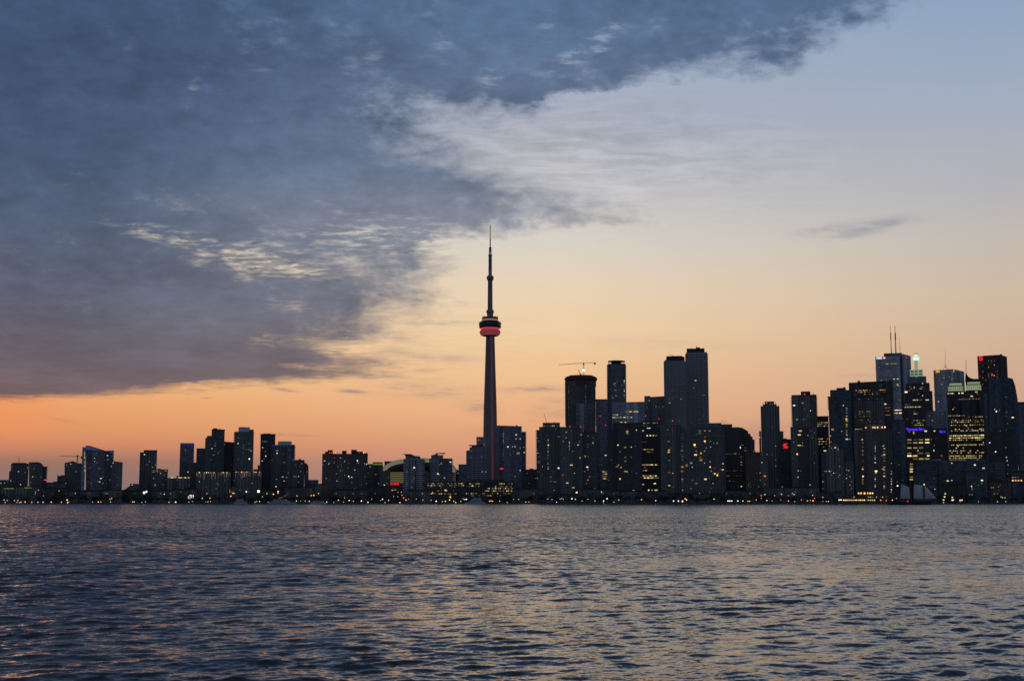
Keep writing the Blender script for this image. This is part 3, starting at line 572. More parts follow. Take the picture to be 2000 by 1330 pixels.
b.row(944, 896, 905, 'y', 3, 2.2, 1.6, .9); b.row(948, 896, 905, 'w', 3, 2.2, 1.6, .8); b.row(944.5, 918, 945, 'yd', 3, 2.2, 1.6, .8); b.row(949, 917, 935, 'yd', 3, 2.2, 1.4, .7)
b.row(944.5, 976, 1000, 'yd', 3, 2.2, 1.8, .6); b.row(950, 968, 1000, 'ydd', 3, 2.2, 1.5, .5); b.row(953.5, 952, 1001, 'yyw', 3.2, 2.5, 2, .85); b.row(958.5, 948, 1000, 'yyd', 3.2, 2.5, 2.2, .6); b.row(963.5, 911, 1000, 'yd', 3.2, 2.4, 1.7, .5); b.row(967.5, 920, 990, 'ydd', 3.2, 2.4, 1.6, .55)
b.pts([(953, 958, 'Y', 4, 2.6), (923, 948.5, 'Y', 3, 2)])
# ---- the great tower
def great_tower():
    Y = 2500; px = 957
    b = Bld('observation_tower', 'slender concrete tower with a red lit pod and needle mast, tallest in the skyline', Y, 'tower'); b.start(px - .01, px + .01, 700)
    root = b.root; k = Y / F
    ctr = lambda py: b.X(px, py) * .0
    R = lambda wpx: wpx / 2 * k
    def yshaft(name, levels, mat, rot):
        m = MB(); n = 48; vs = []
        for z, rl, rc in levels:
            for i in range(n):
                a = 2 * PI * i / n; t = max(0, math.cos(1.5 * (((a - rot) + PI / 3) % (2 * PI / 3) - PI / 3))) ** 3
                # three fins around a hexagonal core
                q = abs(((a - rot) + PI / 3) % (2 * PI / 3) - PI / 3)
                t = 1. if q < .20 else max(0., 1 - (q - .20) / .28)
                r = rc + (rl - rc) * t; vs.append((r * math.cos(a), r * math.sin(a), z))
        fs = [(j * n + i, j * n + (i + 1) % n, (j + 1) * n + (i + 1) % n, (j + 1) * n + i) for j in range(len(levels) - 1) for i in range(n)]
        m.add(vs, fs); return m.build(name, mat, root)
    lv = []
    for py, w in ((984, 36), (960, 33), (930, 29.5), (900, 27), (860, 25.5), (800, 23.8), (740, 20.3), (700, 18), (655, 15.8)):
        rl = R(w) / .86; lv.append((max(0, b.Z(py)), rl, rl * .68))
    yshaft('shaft', lv, M['tower'], math.radians(-20))
    # crimson LED runs set in the shaft's flank, and the elevator-glass strip
    m = MB()
    for (z0, r0, c0), (z1, r1, c1) in zip(lv[1:-1], lv[2:]):
        a = math.radians(-62); d = Vector((math.cos(a), math.sin(a), 0)); t = Vector((-d.y, d.x, 0)) * 2.3
        p, q = d * (c0 * 1.06), d * (c1 * 1.06)
        m.add([p - t + Vector((0, 0, z0)), p + t + Vector((0, 0, z0)), q + t + Vector((0, 0, z1)), q - t + Vector((0, 0, z1)), p * .9 - t + Vector((0, 0, z0)), p * .9 + t + Vector((0, 0, z0)), q * .9 + t + Vector((0, 0, z1)), q * .9 - t + Vector((0, 0, z1))],
              [(0, 1, 2, 3), (4, 7, 6, 5), (0, 4, 5, 1), (3, 2, 6, 7), (0, 3, 7, 4), (1, 5, 6, 2)])
    m.build('light_strip', LM['shaftled'], root)
    def lz(name, prof, mat, n=48): m = MB(); m.lathe([(R(w), b.Z(py)) for py, w in prof], n); return m.build(name, mat, root, smooth=False)
    lz('radome', [(656.4, 26), (655.6, 34), (653, 39), (650, 41.2), (647.5, 40.6), (645.5, 38), (644.6, 34)], LM['ring'])  # whitish radome emits the red light its LEDs would cast on it
    lz('radome_floor', [(657.2, 14), (656.5, 30), (655.9, 33)], M['tower'])
    lz('light_ring', [(644.7, 33), (643.5, 36), (641.2, 40.5)], LM['led'])
    lz('pod', [(641.2, 41), (640, 43), (637.5, 44), (635, 43.2), (634.6, 44.2), (632.4, 44.4), (630.5, 43), (628.2, 37)], M['glassd'])
    lz('pod_roof', [(628.2, 37.2), (627.2, 34), (627, 28)], M['tower'])
    lz('deck_light', [(627.1, 32.4), (624.6, 30.2)], LM['podlight'])
    lz('upper_drum', [(624.6, 31.8), (620.2, 31.6), (619.7, 30)], M['tower'])
    for i in range(16):
        a = 2 * PI * i / 16; m = MB(); m.tube((R(29) * math.cos(a), R(29) * math.sin(a), b.Z(620.2)), (R(30) * math.cos(a), R(30) * math.sin(a), b.Z(617.6)), .45); m.build('roof_fin', M['metal'], root)
    for i in range(12):
        a = 2 * PI * i / 12 + .1; m = MB(); m.tube((R(43) * math.cos(a), R(43) * math.sin(a), b.Z(631)), (R(46) * math.cos(a), R(46) * math.sin(a), b.Z(629)), .3); m.build('rail_arm', M['metal'], root)
    lz('neck', [(620.4, 12.4), (612, 12.4), (611.6, 14.8), (606, 14.8), (605.4, 10.4)], M['tower'], 12)
    lz('upper_shaft', [(606, 9.8), (548, 9.0)], M['tower'], 6)
    m = MB(); m.box(-.9, .9, -R(9.9), -R(7), b.Z(604), b.Z(568)); m.build('light_strip', LM['shaftled'], root)
    lz('sky_pod', [(549, 9), (546.5, 12.6), (544, 14.2), (541.8, 14.2), (539.6, 12), (538, 8)], M['tower'], 24)
    m = MB(); m.box(-R(6.6), R(6.6), -R(7.6), -R(5.5), b.Z(538), b.Z(528)); m.build('light_strip', LM['shaftled'], root)
    for y0, y1, w in ((538.4, 499, 7.0), (499, 484, 5.2), (484, 466, 2.3), (466, 439.6, 1.5)): lz('mast_section', [(y0, w), (y1, w * .96)], M['tower'], 8)
    lz('mast_collar', [(500, 8), (498, 8)], M['metal'], 12); lz('mast_collar', [(484.6, 6.4), (483.6, 5)], M['metal'], 12)
    m = MB(); m.box(-R(2.2), R(2.2), -R(5.4), -R(4.8), b.Z(497.5), b.Z(493)); m.build('light_strip', LM['violet'], root)
    # red lit sign at the foot
    return b
great_tower()
b = Bld('condo_tower', 'glass tower touching the great tower, with a column of lights and red sign', 2360); b.block('wall', 968, 1019, 830.6, 'glass', 832.2, dep=34); b.block('wing', 1018.8, 1027, 843, 'cond', dy=2); b.roofstuff(1006, 1018, 832, 1)
b.bal(1027, 1, 846, 915, 3.2, 1.3, dy=2); b.col(983.3, 843, 868, 'o', 4.4, 1.1, 1.5); b.col(983, 870, 900, 'k', 3.3, 1.1, 1.3)
b.pts([(1008, 849, 'Y', 3, 1.8), (1008, 857, 'w'), (1016, 857, 'w'), (992, 872.5, 'W', 2, 2), (1001, 872, 'w'), (1006, 872, 'c', 3, 1.5), (1023, 873, 'y'), (1024, 883.5, 'Y', 2.2, 2.6), (1016, 875, 'd', 2, 4), (1016, 918.5, 'c', 2, 2), (996, 916, 'k'), (1006, 930, 'w'), (979.6, 915, 'sred', 7, 3.2), (1012, 885, 'k', 6, 4), (1023, 905, 'd')]); b.rand(14, 'kkkd')
simple('low_building', 'dark low block filling the gap between two glass condo towers', 2300, 'dark', 1019, 1050, 917.5, lit=5, cols='kd', roof=1)
b = Bld('condo_tower', 'broad dark condo with jagged balconies down its outer edge, below the tower under construction', 2120); b.block('wall', 1053, 1137, 833.4, 'cond', dep=36); b.block('wing', 1048, 1054, 839.5, 'cond', dy=3); b.block('penthouse', 1060, 1093.5, 826, 'cond', None, 833.8, 5, 20)
b.parapet(1060, 1093.5, 826, 20, 5, 'roofing', .6); b.bal(1048, -1, 841, 917, 3.25, 1.7, dy=3); b.mast(1068, 826, 807, .4, .2, 'roof_boom', 10, 'crane', -5.6); b.lampdot(1083, 824.6, 'd', 1.2, 'vent_cowl', 8)
for x, y in ((1113, 832.6), (1134, 833.4)): b.lampdot(x, y, 'R', .8)
b.col(1070.5, 859, 919, 'wcd', 3.3, 1.6, 1.7, .5); b.col(1112, 864, 880, 'w', 3.5, 1.6, 1.6); b.rand(64, 'kkckddwyo'); b.pts([(1106, 844, 'w', 2.4, 2), (1091, 852.5, 'd', 4, 3.5), (1071, 869, 'y', 2.4, 2.6), (1100, 862, 'c', 1.6, 3), (1131, 864, 'd', 3, 6), (1129, 869, 'Y', 2.4, 1.8), (1135, 849, 'w', 3, 2.2), (1133, 894, 'y', 3, 4), (1116, 908, 'y', 6, 1.6), (1091, 914, 'Y', 3.4, 2.4), (1076, 931.5, 'w', 2, 2.4), (1108, 943, 'y', 5, 2), (1120, 952, 'y', 5, 1.7), (1127, 961.5, 'Y', 5, 2), (1076, 939.6, 'd', 4, 1.6)])
b = simple('condo_tower', 'dark unlit-looking condo joined to the broad one with jagged balconies', 2127, 'cond', 1137.5, 1166, 845, lit=26, cols='kkcdwy'); b.pts([(1147, 912, 'Y', 4, 2), (1143, 891, 'd', 3, 5), (1148, 873, 'c'), (1141, 890, 'k')])
# tower under construction + its crane
b = Bld('construction_tower', 'unfinished oval tower wrapped in dark red formwork beneath a tower crane', 2390); b.block('wall', 1105, 1161.5, 744, 'cond', dep=40)
m = MB(); X0, X1 = b.X(1102, 735), b.X(1167, 735)
def oval(py, gx): return [(p[0], p[1], b.Z(py)) for p in [((X0 + X1) / 2 + (X1 - X0) / 2 * gx * math.cos(2 * PI * i / 40), 20 + 23 * gx * math.sin(2 * PI * i / 40)) for i in range(40)]]
def ovalband(name, lv, mat):
    m = MB(); vs = []
    for py, gx in lv: vs += oval(py, gx)
    m.add(vs, [(j * 40 + i, j * 40 + (i + 1) % 40, (j + 1) * 40 + (i + 1) % 40, (j + 1) * 40 + i) for j in range(len(lv) - 1) for i in range(40)] + [tuple(range(39, -1, -1)), tuple((len(lv) - 1) * 40 + i for i in range(40))]); return m.build(name, mat, b.root)
ovalband('formwork', [(754, .91), (742, .93), (741, .985), (737, 1.0), (736.4, .97), (733.4, .86), (733, .6)], M['rust'])
ovalband('top_floor', [(736.5, .8), (731.6, .72)], M['roofing'])
b.bal(1105, -1, 745, 830, 3.5, 1.7, 1161.5, 41, .6); b.mast(1105, 790, 736, .5, .5, 'hoist_mast', -1.5, 'crane')
for y in (752, 766, 776, 789): b.mast(1101.5, y, y - 2.5, .35, .35, 'scaffold', -1)
b.col(1110.5, 753, 812, 'k', 3.4, 1.2, 1.5, .8); b.col(1144, 753, 790, 'k', 3.2, 1.2, 1.4, .7); b.pts([(1144.5, 783, 'w', 1.6, 1.6)])
b.block('glass_front', 1124.5, 1163, 787.5, 'glass', dy=-14, dep=12); b.block('glass_pier', 1132, 1140, 789, 'pale', dy=-14.6, dep=2); b.rand(7, 'kkd', 1126, 1162, 795, 900)
def crane(label, Y, px, y_base, y_top, jib, group=None):
    b = Bld('tower_crane', label, Y, 'crane'); zb = zof(y_base, Y); b.loc = Vector((xof(px, y_base, Y), Y, zb)); b.root = empty('tower_crane', b.loc, label, 'crane')
    Zl = lambda py: zof(py, Y) - zb; Xl = lambda qx, py: xof(qx, py, Y) - b.loc.x
    m = MB(); H = Zl(y_top); s_ = .9
    for sx in (-s_, s_):
        for sy in (-s_, s_): m.tube((sx, sy, 0), (sx, sy, H), .22, n=4)
    n = max(3, int(H / 2.2))
    for i in range(n):
        z0, z1 = H * i / n, H * (i + 1) / n
        for sy in (-s_, s_): m.tube((-s_, sy, z0), (s_, sy, z1), .13, n=4); m.tube((-s_, -sy, z1), (s_, -sy, z1), .13, n=4)
    m.build('mast', M['crane'], b.root)
    (xa, ya), (xb, yb) = jib; P, Q = Vector((Xl(xa, ya), 0, Zl(ya))), Vector((Xl(xb, yb), 0, Zl(yb)))
    m = MB(); d = Q - P; n = max(6, int(d.length / 3))
    m.tube(P, Q, .25, n=4); up = Vector((0, 0, 1.5)); m.tube(P + up * .4, Q + up * .9, .2, n=4)
    for i in range(n): m.tube(P + d * (i / n), P + d * ((i + .5) / n) + up * .8, .12, n=4); m.tube(P + d * ((i + .5) / n) + up * .8, P + d * ((i + 1) / n), .12, n=4)
    m.build('jib', M['crane'], b.root)
    m = MB(); w = (Q - P).normalized(); far = Q if abs(Q.x) < abs(P.x) else P; m.box(far.x - 1.6, far.x + 1.6, -1, 1, far.z - 3.4, far.z + .4); m.build('counterweight', M['metal'], b.root)
    m = MB(); m.box(-1.2, 1.2, -2.2, -.6, H - 3.2, H - .6); m.build('cab', M['metal'], b.root)
    m = MB(); m.tube((0, 0, H), (0, 0, H + 4), .3, .15, 4); m.tube((0, 0, H + 3.6), P * .65 + Vector((0, 0, .35 * H)) , .1, n=4); m.build('apex', M['crane'], b.root)
    return b
cb = crane('tower crane with a long level jib on top of the red formwork tower', 2408, 1140, 732, 709.5, ((1091, 712.6), (1162, 708.6)))
m = MB(); m.ball((0, -2, 0), 2.2); m.build('work_light', lamp_mat('crane_flood_light', (.9, .85, 1), 2.5, 0), cb.root, (0, 0, zof(723.5, 2408) - cb.loc.z))
b = Bld('derrick', 'short leaning derrick boom at the edge of the red formwork roof', 2402, 'crane'); b.loc = Vector((xof(1134, 732, 2402), 2402, zof(732.4, 2402))); b.root = empty('derrick', b.loc, b.label, 'crane')
m = MB(); m.tube((0, 0, 0), (-4.8, 0, 11), .75, .4); m.build('boom', M['crane'], b.root); m = MB(); m.box(-1.4, 1.4, -1.2, 1.2, -.4, 2.2); m.build('winch_house', M['metal'], b.root)
crane('thin far tower crane rising behind the wide blue-crowned tower', 2275, 151, 903, 889, ((116, 890.8), (160, 892)))
b = simple('condo_tower', 'grey-blue slab tucked between the unfinished tower and the ring-topped cylinder', 2300, 'glass', 1163.5, 1187, 780.5, lit=10, cols='kkdd', roof=0); b.lampdot(1172, 812.5, 'R', .8); b.lampdot(1182.6, 830.5, 'R', .8); b.pts([(1171.6, 803, 'k'), (1183, 940 - 17, 'k'), (1183, 889, 'Y', 4, 1.6)])
for y in (921, 925.5, 930, 934.5): b.row(y, 1178, 1186, 'y', 2.2, 2.6, 1.6, 1)
b = Bld('condo_tower', 'cylindrical glass tower with a floating ring above its roof', 2350); b.cyl('wall', 1185.4, 1222.8, 711, 'glass'); b.cyl('roof_deck', 1186, 1222, 709.5, 'roofing', 711.5, .4)
b.cyl('crown_ring', 1187, 1221, 703.6, 'metal', 704.8, 1.); b.cyl('crown_drum', 1194, 1213, 705, 'roofing', 710, 9)
for i in range(14): a = 2 * PI * i / 14; m = MB(); m.tube((15 * math.cos(a), 17.5 + 15 * math.sin(a), b.Z(709.8)), (15.5 * math.cos(a), 17.5 + 15.5 * math.sin(a), b.Z(704.4)), .3, n=4); m.build('ring_post', M['metal'], b.root)
for y in range(712, 790, 3): b.cyl('floor_edge', 1184.6, 1223.6, y, 'conc', y + .5, -.6, 32); b.parts.pop()
b.col(1219, 742, 790, 'wd', 4.2, 1.6, 1.8, .5); b.pts([(1205, 745, 'y', 2, 1.6), (1200, 749, 'w'), (1201, 753, 'd'), (1193, 760, 'c'), (1202, 762, 'y', 5, 1.8), (1203, 773, 'y', 5, 1.8), (1194, 773, 'd'), (1197, 777, 'y'), (1202, 748, 'd'), (1219, 743, 'w', 2, 2), (1219, 763, 'w', 2, 2)]); b.rand(8, 'kd')
b = Bld('office_tower', 'broad pale blue glass office with bright yellow floors in its upper storeys', 2280); b.block('wall', 1195, 1259, 785.6, 'pale', 784.6, dep=34)
b.row(804, 1222, 1246, 'yyw', 2.6, 2.8, 1.7, .85); b.row(810, 1198, 1208, 'y', 2.6, 2.8, 1.6, .8); b.row(815, 1197, 1234, 'yyw', 2.6, 2.8, 2, .85); b.row(824.5, 1211, 1222, 'yd', 2.6, 2.8, 1.4, .8); b.row(811, 1222, 1234, 'yd', 2.6, 2.4, 1.5, .7)
b = Bld('condo_tower', 'dark flat block with a taller stub at one end, beside the twin banded towers', 2310); b.block('wall', 1269, 1298, 775, 'cond', 773.6); b.block('stub', 1258.3, 1270, 773, 'glass', dy=2); b.rand(10, 'kkyd'); b.pts([(1269, 782, 'y', 3.6, 2), (1281, 794, 'y', 2), (1287, 795, 'y', 2, 2), (1295, 794, 'y', 2)]); b.lampdot(1286.5, 817.6, 'R', .8)
def banded(label, Y, x0, x1, yt, cap, side, mastx=None):
    b = Bld('condo_tower', label, Y); b.block('wall', x0, x1, yt, 'band', dep=34); b.block('penthouse', cap[0], cap[1], cap[2], 'roofing', None, yt + .4, 2, 26, False); b.roofstuff(cap[0] + 2, cap[1] - 2, cap[2], 2)
    b.bal(x0, side, yt + 4, 838, 3.55, 1.5, x1, 35.5, 1.3, mat='slab', kind='balcony_slab'); b.rand(14, 'kkd', x0 + 3, x1 - 3, yt + 20, 826); return b
b = banded('shorter of two tall white-banded balcony towers standing side by side', 2345, 1297.6, 1337.5, 703, (1301, 1337, 697), -1); b.mast(1320, 697, 691.6, .5, .4, 'roof_boom', 8, 'crane', -12); b.block('penthouse', 1302, 1330, 695.4, 'roofing', None, 697.4, 6, 14, False); b.pts([(1308, 786.5, 'y', 3, 2.2), (1330, 779.6, 'o', 3, 2)]); b.lampdot(1313.6, 821.5, 'R', .9)
b = banded('taller of two tall white-banded balcony towers, with a small mast on its flat cap', 2415, 1339.6, 1381, 688, (1341, 1376, 680.5), 1); b.mast(1360, 680, 674.6, .9, .3); b.mast(1350, 680, 677.6, .3, .2); b.pts([(1358.5, 742.5, 'y', 4, 2.6), (1355, 757.5, 'd', 3, 2)])
b = Bld('apartment_block', 'very dark slab with few amber windows, in front of the ring-topped cylinder', 2110); b.block('wall', 1197, 1253, 827, 'dark', dep=34); b.block('wing', 1186, 1197.5, 838, 'dark', dy=2); b.parapet(1197, 1253, 827, 34)
b.rand(12, 'kkd'); b.pts([(1225, 843, 'o', 5, 5), (1225, 847, 'o', 3, 2), (1207, 869, 'O', 2.4, 2.2), (1221, 873.5, 'y', 4.6, 2.6), (1233, 873, 'w'), (1221.6, 893, 'y', 4, 2.6), (1233, 892.6, 'o', 2, 2.6), (1221.6, 900.6, 'y', 4, 3), (1208, 908, 'y', 2.4, 2), (1213, 912.6, 'o', 2.2, 2.6), (1205, 911, 'd', 5, 2), (1222, 920.5, 'y', 7, 2.6), (1225, 921, 'Y', 2, 1.6), (1243, 840, 'c'), (1243, 924, 'c'), (1211, 935, 'O', 2.6, 2.6), (1211, 882, 'k'), (1237, 958, 'O', 2, 2), (1240, 958, 'o', 2, 2)])
b = Bld('office_tower', 'dark office block showing long lit yellow floors between darker storeys', 2150); b.block('wall', 1252.6, 1290, 823, 'dark', dep=34); b.parapet(1252.6, 1290, 823, 34)
b.row(826, 1255, 1286, 'yd', 2.6, 2.6, 1.6, .75); b.row(831, 1256, 1266, 'd', 2.6, 2.6, 1.5, .8); b.pts([(1267, 836, 'c', 8, 1.4), (1256, 841, 'y', 3.6, 3)]); b.row(850.5, 1264, 1282, 'yY', 3, 2.6, 2.4, .9); b.row(863, 1255, 1263, 'd', 2.6, 2.4, 1.4); b.row(877.5, 1254, 1276, 'dy', 2.6, 2.8, 1.6, .85); b.row(882.6, 1264, 1276, 'dy', 2.6, 2.8, 1.6, .85)
b.row(907.5, 1255, 1286, 'yyw', 2.6, 2.9, 2, .9); b.row(913, 1254, 1262, 'd', 2.6, 2.8, 1.4, .8); b.row(918.5, 1254, 1266, 'yd', 2.6, 2.8, 1.7, .85); b.row(929, 1255, 1283, 'yyw', 2.6, 2.9, 2, .9); b.row(933, 1254, 1286, 'yyw', 2.6, 2.9, 2.2, .9); b.pts([(1256, 945.6, 'y', 4, 2), (1279, 944, 'Y', 4.6, 1.8), (1253.6, 931.6, 'o', 2, 2)]); b.row(957, 1267, 1286, 'Yw', 3.2, 2.6, 2.2, .8); b.row(961, 1268, 1282, 'Y', 3.2, 2.4, 1.8, .6)
b = Bld('apartment_block', 'concrete slab tower with pale vertical fins down its dark face', 2090); b.block('wall', 1289.5, 1331, 829, 'conc', dep=30)
for x in (1294, 1299, 1318.5, 1325.5): m = MB(); m.box(-1.1, 1.1, -1.4, .4, 0, b.Z(831)); m.build('fin', M['conc'], b.root, (b.X(x, 831), 0, 0))
b.rand(10, 'kkd', 1300, 1317, 836, 950); b.pts([(1306, 862, 'd', 5, 3), (1306.6, 879, 'o', 4, 2.6), (1306, 883, 'y', 4.6, 2), (1307, 899, 'k'), (1307, 922.6, 'o', 5, 3), (1314, 924, 'w'), (1307, 948, 'o', 4, 2), (1314, 951, 'o', 2.6, 2), (1304, 839, 'k', 3, 2)])
b = Bld('condo_tower', 'wide dark condo with scattered amber windows and a flat parapet, below the banded twins', 2075); b.block('wall', 1331, 1415.5, 834, 'cond', dep=36); b.block('penthouse', 1345, 1408, 827, 'cond', None, 834.4, 6, 22, False); b.block('loggia', 1328.6, 1337, 846, 'glass', dy=-3, dep=4)
m = MB(); m.box(b.X(1328, 852), b.X(1416, 852), -1.2, .4, b.Z(853), b.Z(851)); m.build('cornice', M['conc'], b.root)
b.rand(40, 'kkddowc'); b.pts([(1367, 841, 'y', 5, 3), (1367, 845.6, 'y', 5, 3), (1376.6, 841, 'w', 3, 2), (1386, 841.5, 'y', 5, 2), (1377, 853, 'o', 4, 3), (1376.6, 861.5, 'O', 3.4, 2.4), (1377, 865, 'w'), (1387.6, 862, 'w'), (1394, 865.5, 'w'), (1400.6, 865.5, 'w'), (1356.6, 868.5, 'O', 4, 4), (1358, 872.6, 'y', 5, 2), (1359.6, 880.5, 'o', 2, 3), (1358.6, 888, 'O', 5.6, 3), (1368, 892.6, 'o', 3.6, 3), (1369, 898, 'o', 6, 5), (1369, 885, 'y', 3, 4), (1331.6, 879.6, 'o', 5, 3), (1376, 880.6, 'o', 2.6, 2), (1388, 873, 'c'), (1341, 908.6, 'o', 4.6, 5), (1332.6, 911.6, 'o', 5, 3), (1332, 920, 'o', 5, 3), (1332.6, 935.6, 'o', 3, 3), (1378, 935.6, 'Y', 5.4, 3.2), (1396, 925, 'O', 4, 3), (1401, 928, 'O', 3, 2.6), (1412, 905.5, 'O', 2.2, 2.2), (1412, 917, 'O', 2.8, 2.8), (1387, 912, 'O', 2.4, 2.4), (1389, 920, 'o', 2.4, 2.4), (1387, 901.5, 'w', 2, 2), (1350, 904, 'd', 5, 3), (1360, 944, 'd', 6, 3), (1352, 912, 'c')])
b = Bld('condo_tower', 'plain dark slab rising just behind the wide condo, with a thin roof frame', 2250); b.block('wall', 1383, 1408.6, 826, 'cond'); b.block('plant_room', 1408.6, 1430, 828.6, 'brown', dy=2, dep=20)
for x in (1409, 1413.6, 1418): b.mast(x, 828, 822.6, .2, .2, 'frame_post', 6)
m = MB(); m.tube((b.X(1408.6, 823), 6, b.Z(822.7)), (b.X(1418.4, 823), 6, b.Z(822.7)), .2); m.build('frame_rail', M['metal'], b.root); b.rand(4, 'kd')
b = Bld('office_tower', 'dark stepped block curving down to one side, with a dim green lit floor', 2140); b.poly('wall', [(1410, 984), (1410, 835), (1440, 834), (1449, 835), (1456, 839), (1461, 842), (1461.2, 846), (1466, 848), (1466.2, 852), (1470, 853), (1470.2, 858), (1474, 859), (1474, 880), (1475.4, 882), (1475.4, 984)], 'dark', 34)
b.row(886, 1417, 1444, 'd', 2.2, 2.6, 1.3, .9); b.win(1446, 874, 'c', 2, 4); b.row(869, 1445, 1462, 'k', 3, 2.4, 1.3, .6); b.row(874.5, 1455, 1463, 'd', 3, 2.2, 1.3, .8); b.row(880, 1455, 1463, 'd', 3, 2.2, 1.3, .8); b.row(881.5, 1468, 1475, 'dy', 2, 2.2, 1.5, .8)
b.col(1448, 892, 910, 'd', 5.2, 4, 1.6); b.row(919, 1420, 1450, 'd', 3.4, 1.6, 1.3, .5); b.row(929, 1420, 1450, 'd', 3.4, 1.6, 1.3, .4); b.row(939, 1422, 1455, 'd', 3.4, 1.6, 1.3, .4); b.row(950, 1422, 1455, 'dy', 3.4, 1.6, 1.3, .4); b.pts([(1448, 949.6, 'Y', 2.4, 2)])
b = Bld('apartment_block', 'low brown slab at the water between the stepped block and the shouldered tower', 2095); b.block('wall', 1455.6, 1500, 882.6, 'brown', dep=26); b.rand(22, 'kkdddo'); b.pts([(1498, 887, 'w'), (1502, 887, 'd', 4, 2), (1488, 903, 'c'), (1484.6, 923, 'w'), (1494, 929.6, 'o', 4.6, 2.4), (1493.6, 945.5, 'o', 2.6, 2)])
b = Bld('office_tower', 'pale slim tower with stepped shoulders and a small flat cap with finials', 2330); b.block('wall', 1485.4, 1522, 793, 'conc', dep=32); b.block('lower_wing', 1482.4, 1486, 841.6, 'conc', dy=2); b.block('lower_wing', 1521.6, 1530, 842, 'conc', dy=2)
b.block('shoulder', 1489.6, 1517, 789.6, 'conc', None, 793.4, 3, 24, False); b.block('cap', 1493.6, 1512, 783.8, 'conc', None, 790, 5, 18); b.mast(1490.6, 789.6, 784.4, .4, .3, 'finial'); b.mast(1514.6, 789.6, 784.4, .4, .3, 'finial'); b.win(1497.5, 786.4, 'y', 3.4, 2.6); b.rand(14, 'kkc'); b.pts([(1483.6, 853.6, 'w'), (1515, 871, 'w'), (1515, 898, 'c'), (1515, 910, 'c'), (1515, 890, 'k')])
b = Bld('low_building', 'dark low block carrying a bright red flame-like emblem', 2230); b.block('wall', 1524, 1548, 857.6, 'dark', dep=24); b.poly('roof_slope', [(1529, 857.8), (1532, 855.6), (1541, 858), (1541, 857.8)], 'roofing', 10, 3)
for pts_ in ([(1528, 870), (1531, 866.4), (1538, 865), (1536, 869), (1533.6, 870.6)], [(1529.6, 871), (1534, 870.8), (1539, 871.6), (1538.6, 875.4), (1529.4, 875), (1531.6, 873)]): b.poly('emblem', pts_, 'sred', .6, -.9)
b.rand(5, 'dd')
b = Bld('condo_tower', 'dark tower with balcony teeth on both edges and a red-lit block on its roof', 2270); b.block('wall', 1546, 1594.5, 772, 'cond', dep=34); b.block('penthouse', 1564, 1582.6, 764.4, 'roofing', None, 772.4, 4, 18, False); b.parapet(1546, 1594.5, 772, 34); b.roofstuff(1583, 1594, 771, 1)
b.bal(1546, -1, 776, 832, 3.35, 1.6); b.bal(1594.5, 1, 776, 832, 3.35, 1.6); b.lampdot(1571.5, 770, 'R', 1.1, 'warning_light', 3); b.row(764.2, 1577, 1582, 'r', 2, 1.6, .8); b.lampdot(1558, 771, 'r', .7); b.lampdot(1582, 764.4, 'r', .7, dy=3.)
b.row(819, 1552, 1587, 'kw', 4.4, 1.8, 1.8, .6); b.pts([(1551, 791.4, 'Y', 4.6, 2), (1567.6, 787, 'd', 5, 2.6), (1583, 802, 'w', 1.6, 2), (1574, 803, 'k')]); b.rand(9, 'kd')
b = Bld('apartment_block', 'grey concrete block in front of the tower with balcony teeth, amber windows scattered', 2130); b.block('wall', 1543.6, 1596, 833, 'cond', dep=40); b.block('pale_bay', 1580, 1596.4, 834.6, 'conc', dy=-2, dep=4); b.rand(24, 'kkddo'); b.pts([(1563, 841.5, 'o', 6, 3), (1561, 849, 'y', 6, 2.6), (1550, 863, 'w'), (1578, 850, 'o', 1.8, 1.8), (1561, 869.6, 'o', 7, 1.8), (1567, 870, 'y'), (1557, 886.5, 'O', 2.6, 2.8), (1546, 904, 'c'), (1543.4, 928, 'c'), (1559, 919, 'w', 2, 2), (1564, 919, 'w'), (1558.6, 931.6, 'y', 2, 2), (1543, 947, 'c', 5, 2), (1582, 946.6, 'o', 2.4, 2.6), (1542, 894, 'd', 2, 4)])
b = simple('office_tower', 'low dark block with two yellow lit floors, wedged between two condo towers', 2320, 'dark', 1595, 1618, 813.6, lit=0, roof=0); 
for y in (825, 828.6, 832): b.row(y, 1597, 1616, 'yd', 2.6, 2.8, 1.4, .85)
for y in (857, 862, 867, 873): b.row(y, 1598, 1620, 'dy', 2.6, 2.6, 1.4, .6)
b = Bld('condo_tower', 'tall dark-blue tower stepping up to a flat top, balcony teeth on its open edge', 2240); b.block('wall', 1621, 1661, 761, 'teal', 762, dep=34); b.block('crown', 1633.6, 1652, 757.6, 'roofing', None, 762.6, 3, 18, False); b.block('vent_stack', 1647, 1650.6, 755.8, 'roofing', None, 758, 5, 4, False); b.block('wing', 1617.6, 1621.4, 774, 'teal', dy=3)
b.bal(1617.6, -1, 774, 800, 3.4, 1.6, dy=3); b.col(1653.6, 793, 860, 'oyd', 4, 3, 2.4, .45); b.pts([(1653.6, 806.6, 'y', 3.6, 2.6), (1653, 818.6, 'O', 4, 3), (1654, 822.4, 'y', 4.4, 2), (1626, 838.5, 'y', 5, 2.4), (1647, 792, 'c'), (1654, 857.6, 'Y', 5, 2.2), (1659, 857.6, 'y', 3, 2), (1654, 849.6, 'w'), (1644, 842, 'w'), (1622, 851, 'w'), (1624, 851.4, 'w'), (1623, 863, 'R', 1.5, 1.4), (1631, 861.6, 'k')]); b.rand(8, 'kd')
b = Bld('office_tower', 'massive flat-topped black office slab with a row of amber windows high up', 2460); b.block('wall', 1657.5, 1743.5, 746.4, 'dark', 744.2, dep=40); b.block('rooftop_unit', 1674.6, 1680, 743, 'roofing', None, 746.8, 8, 6, False); b.mast(1690, 746, 741, .2, .1)
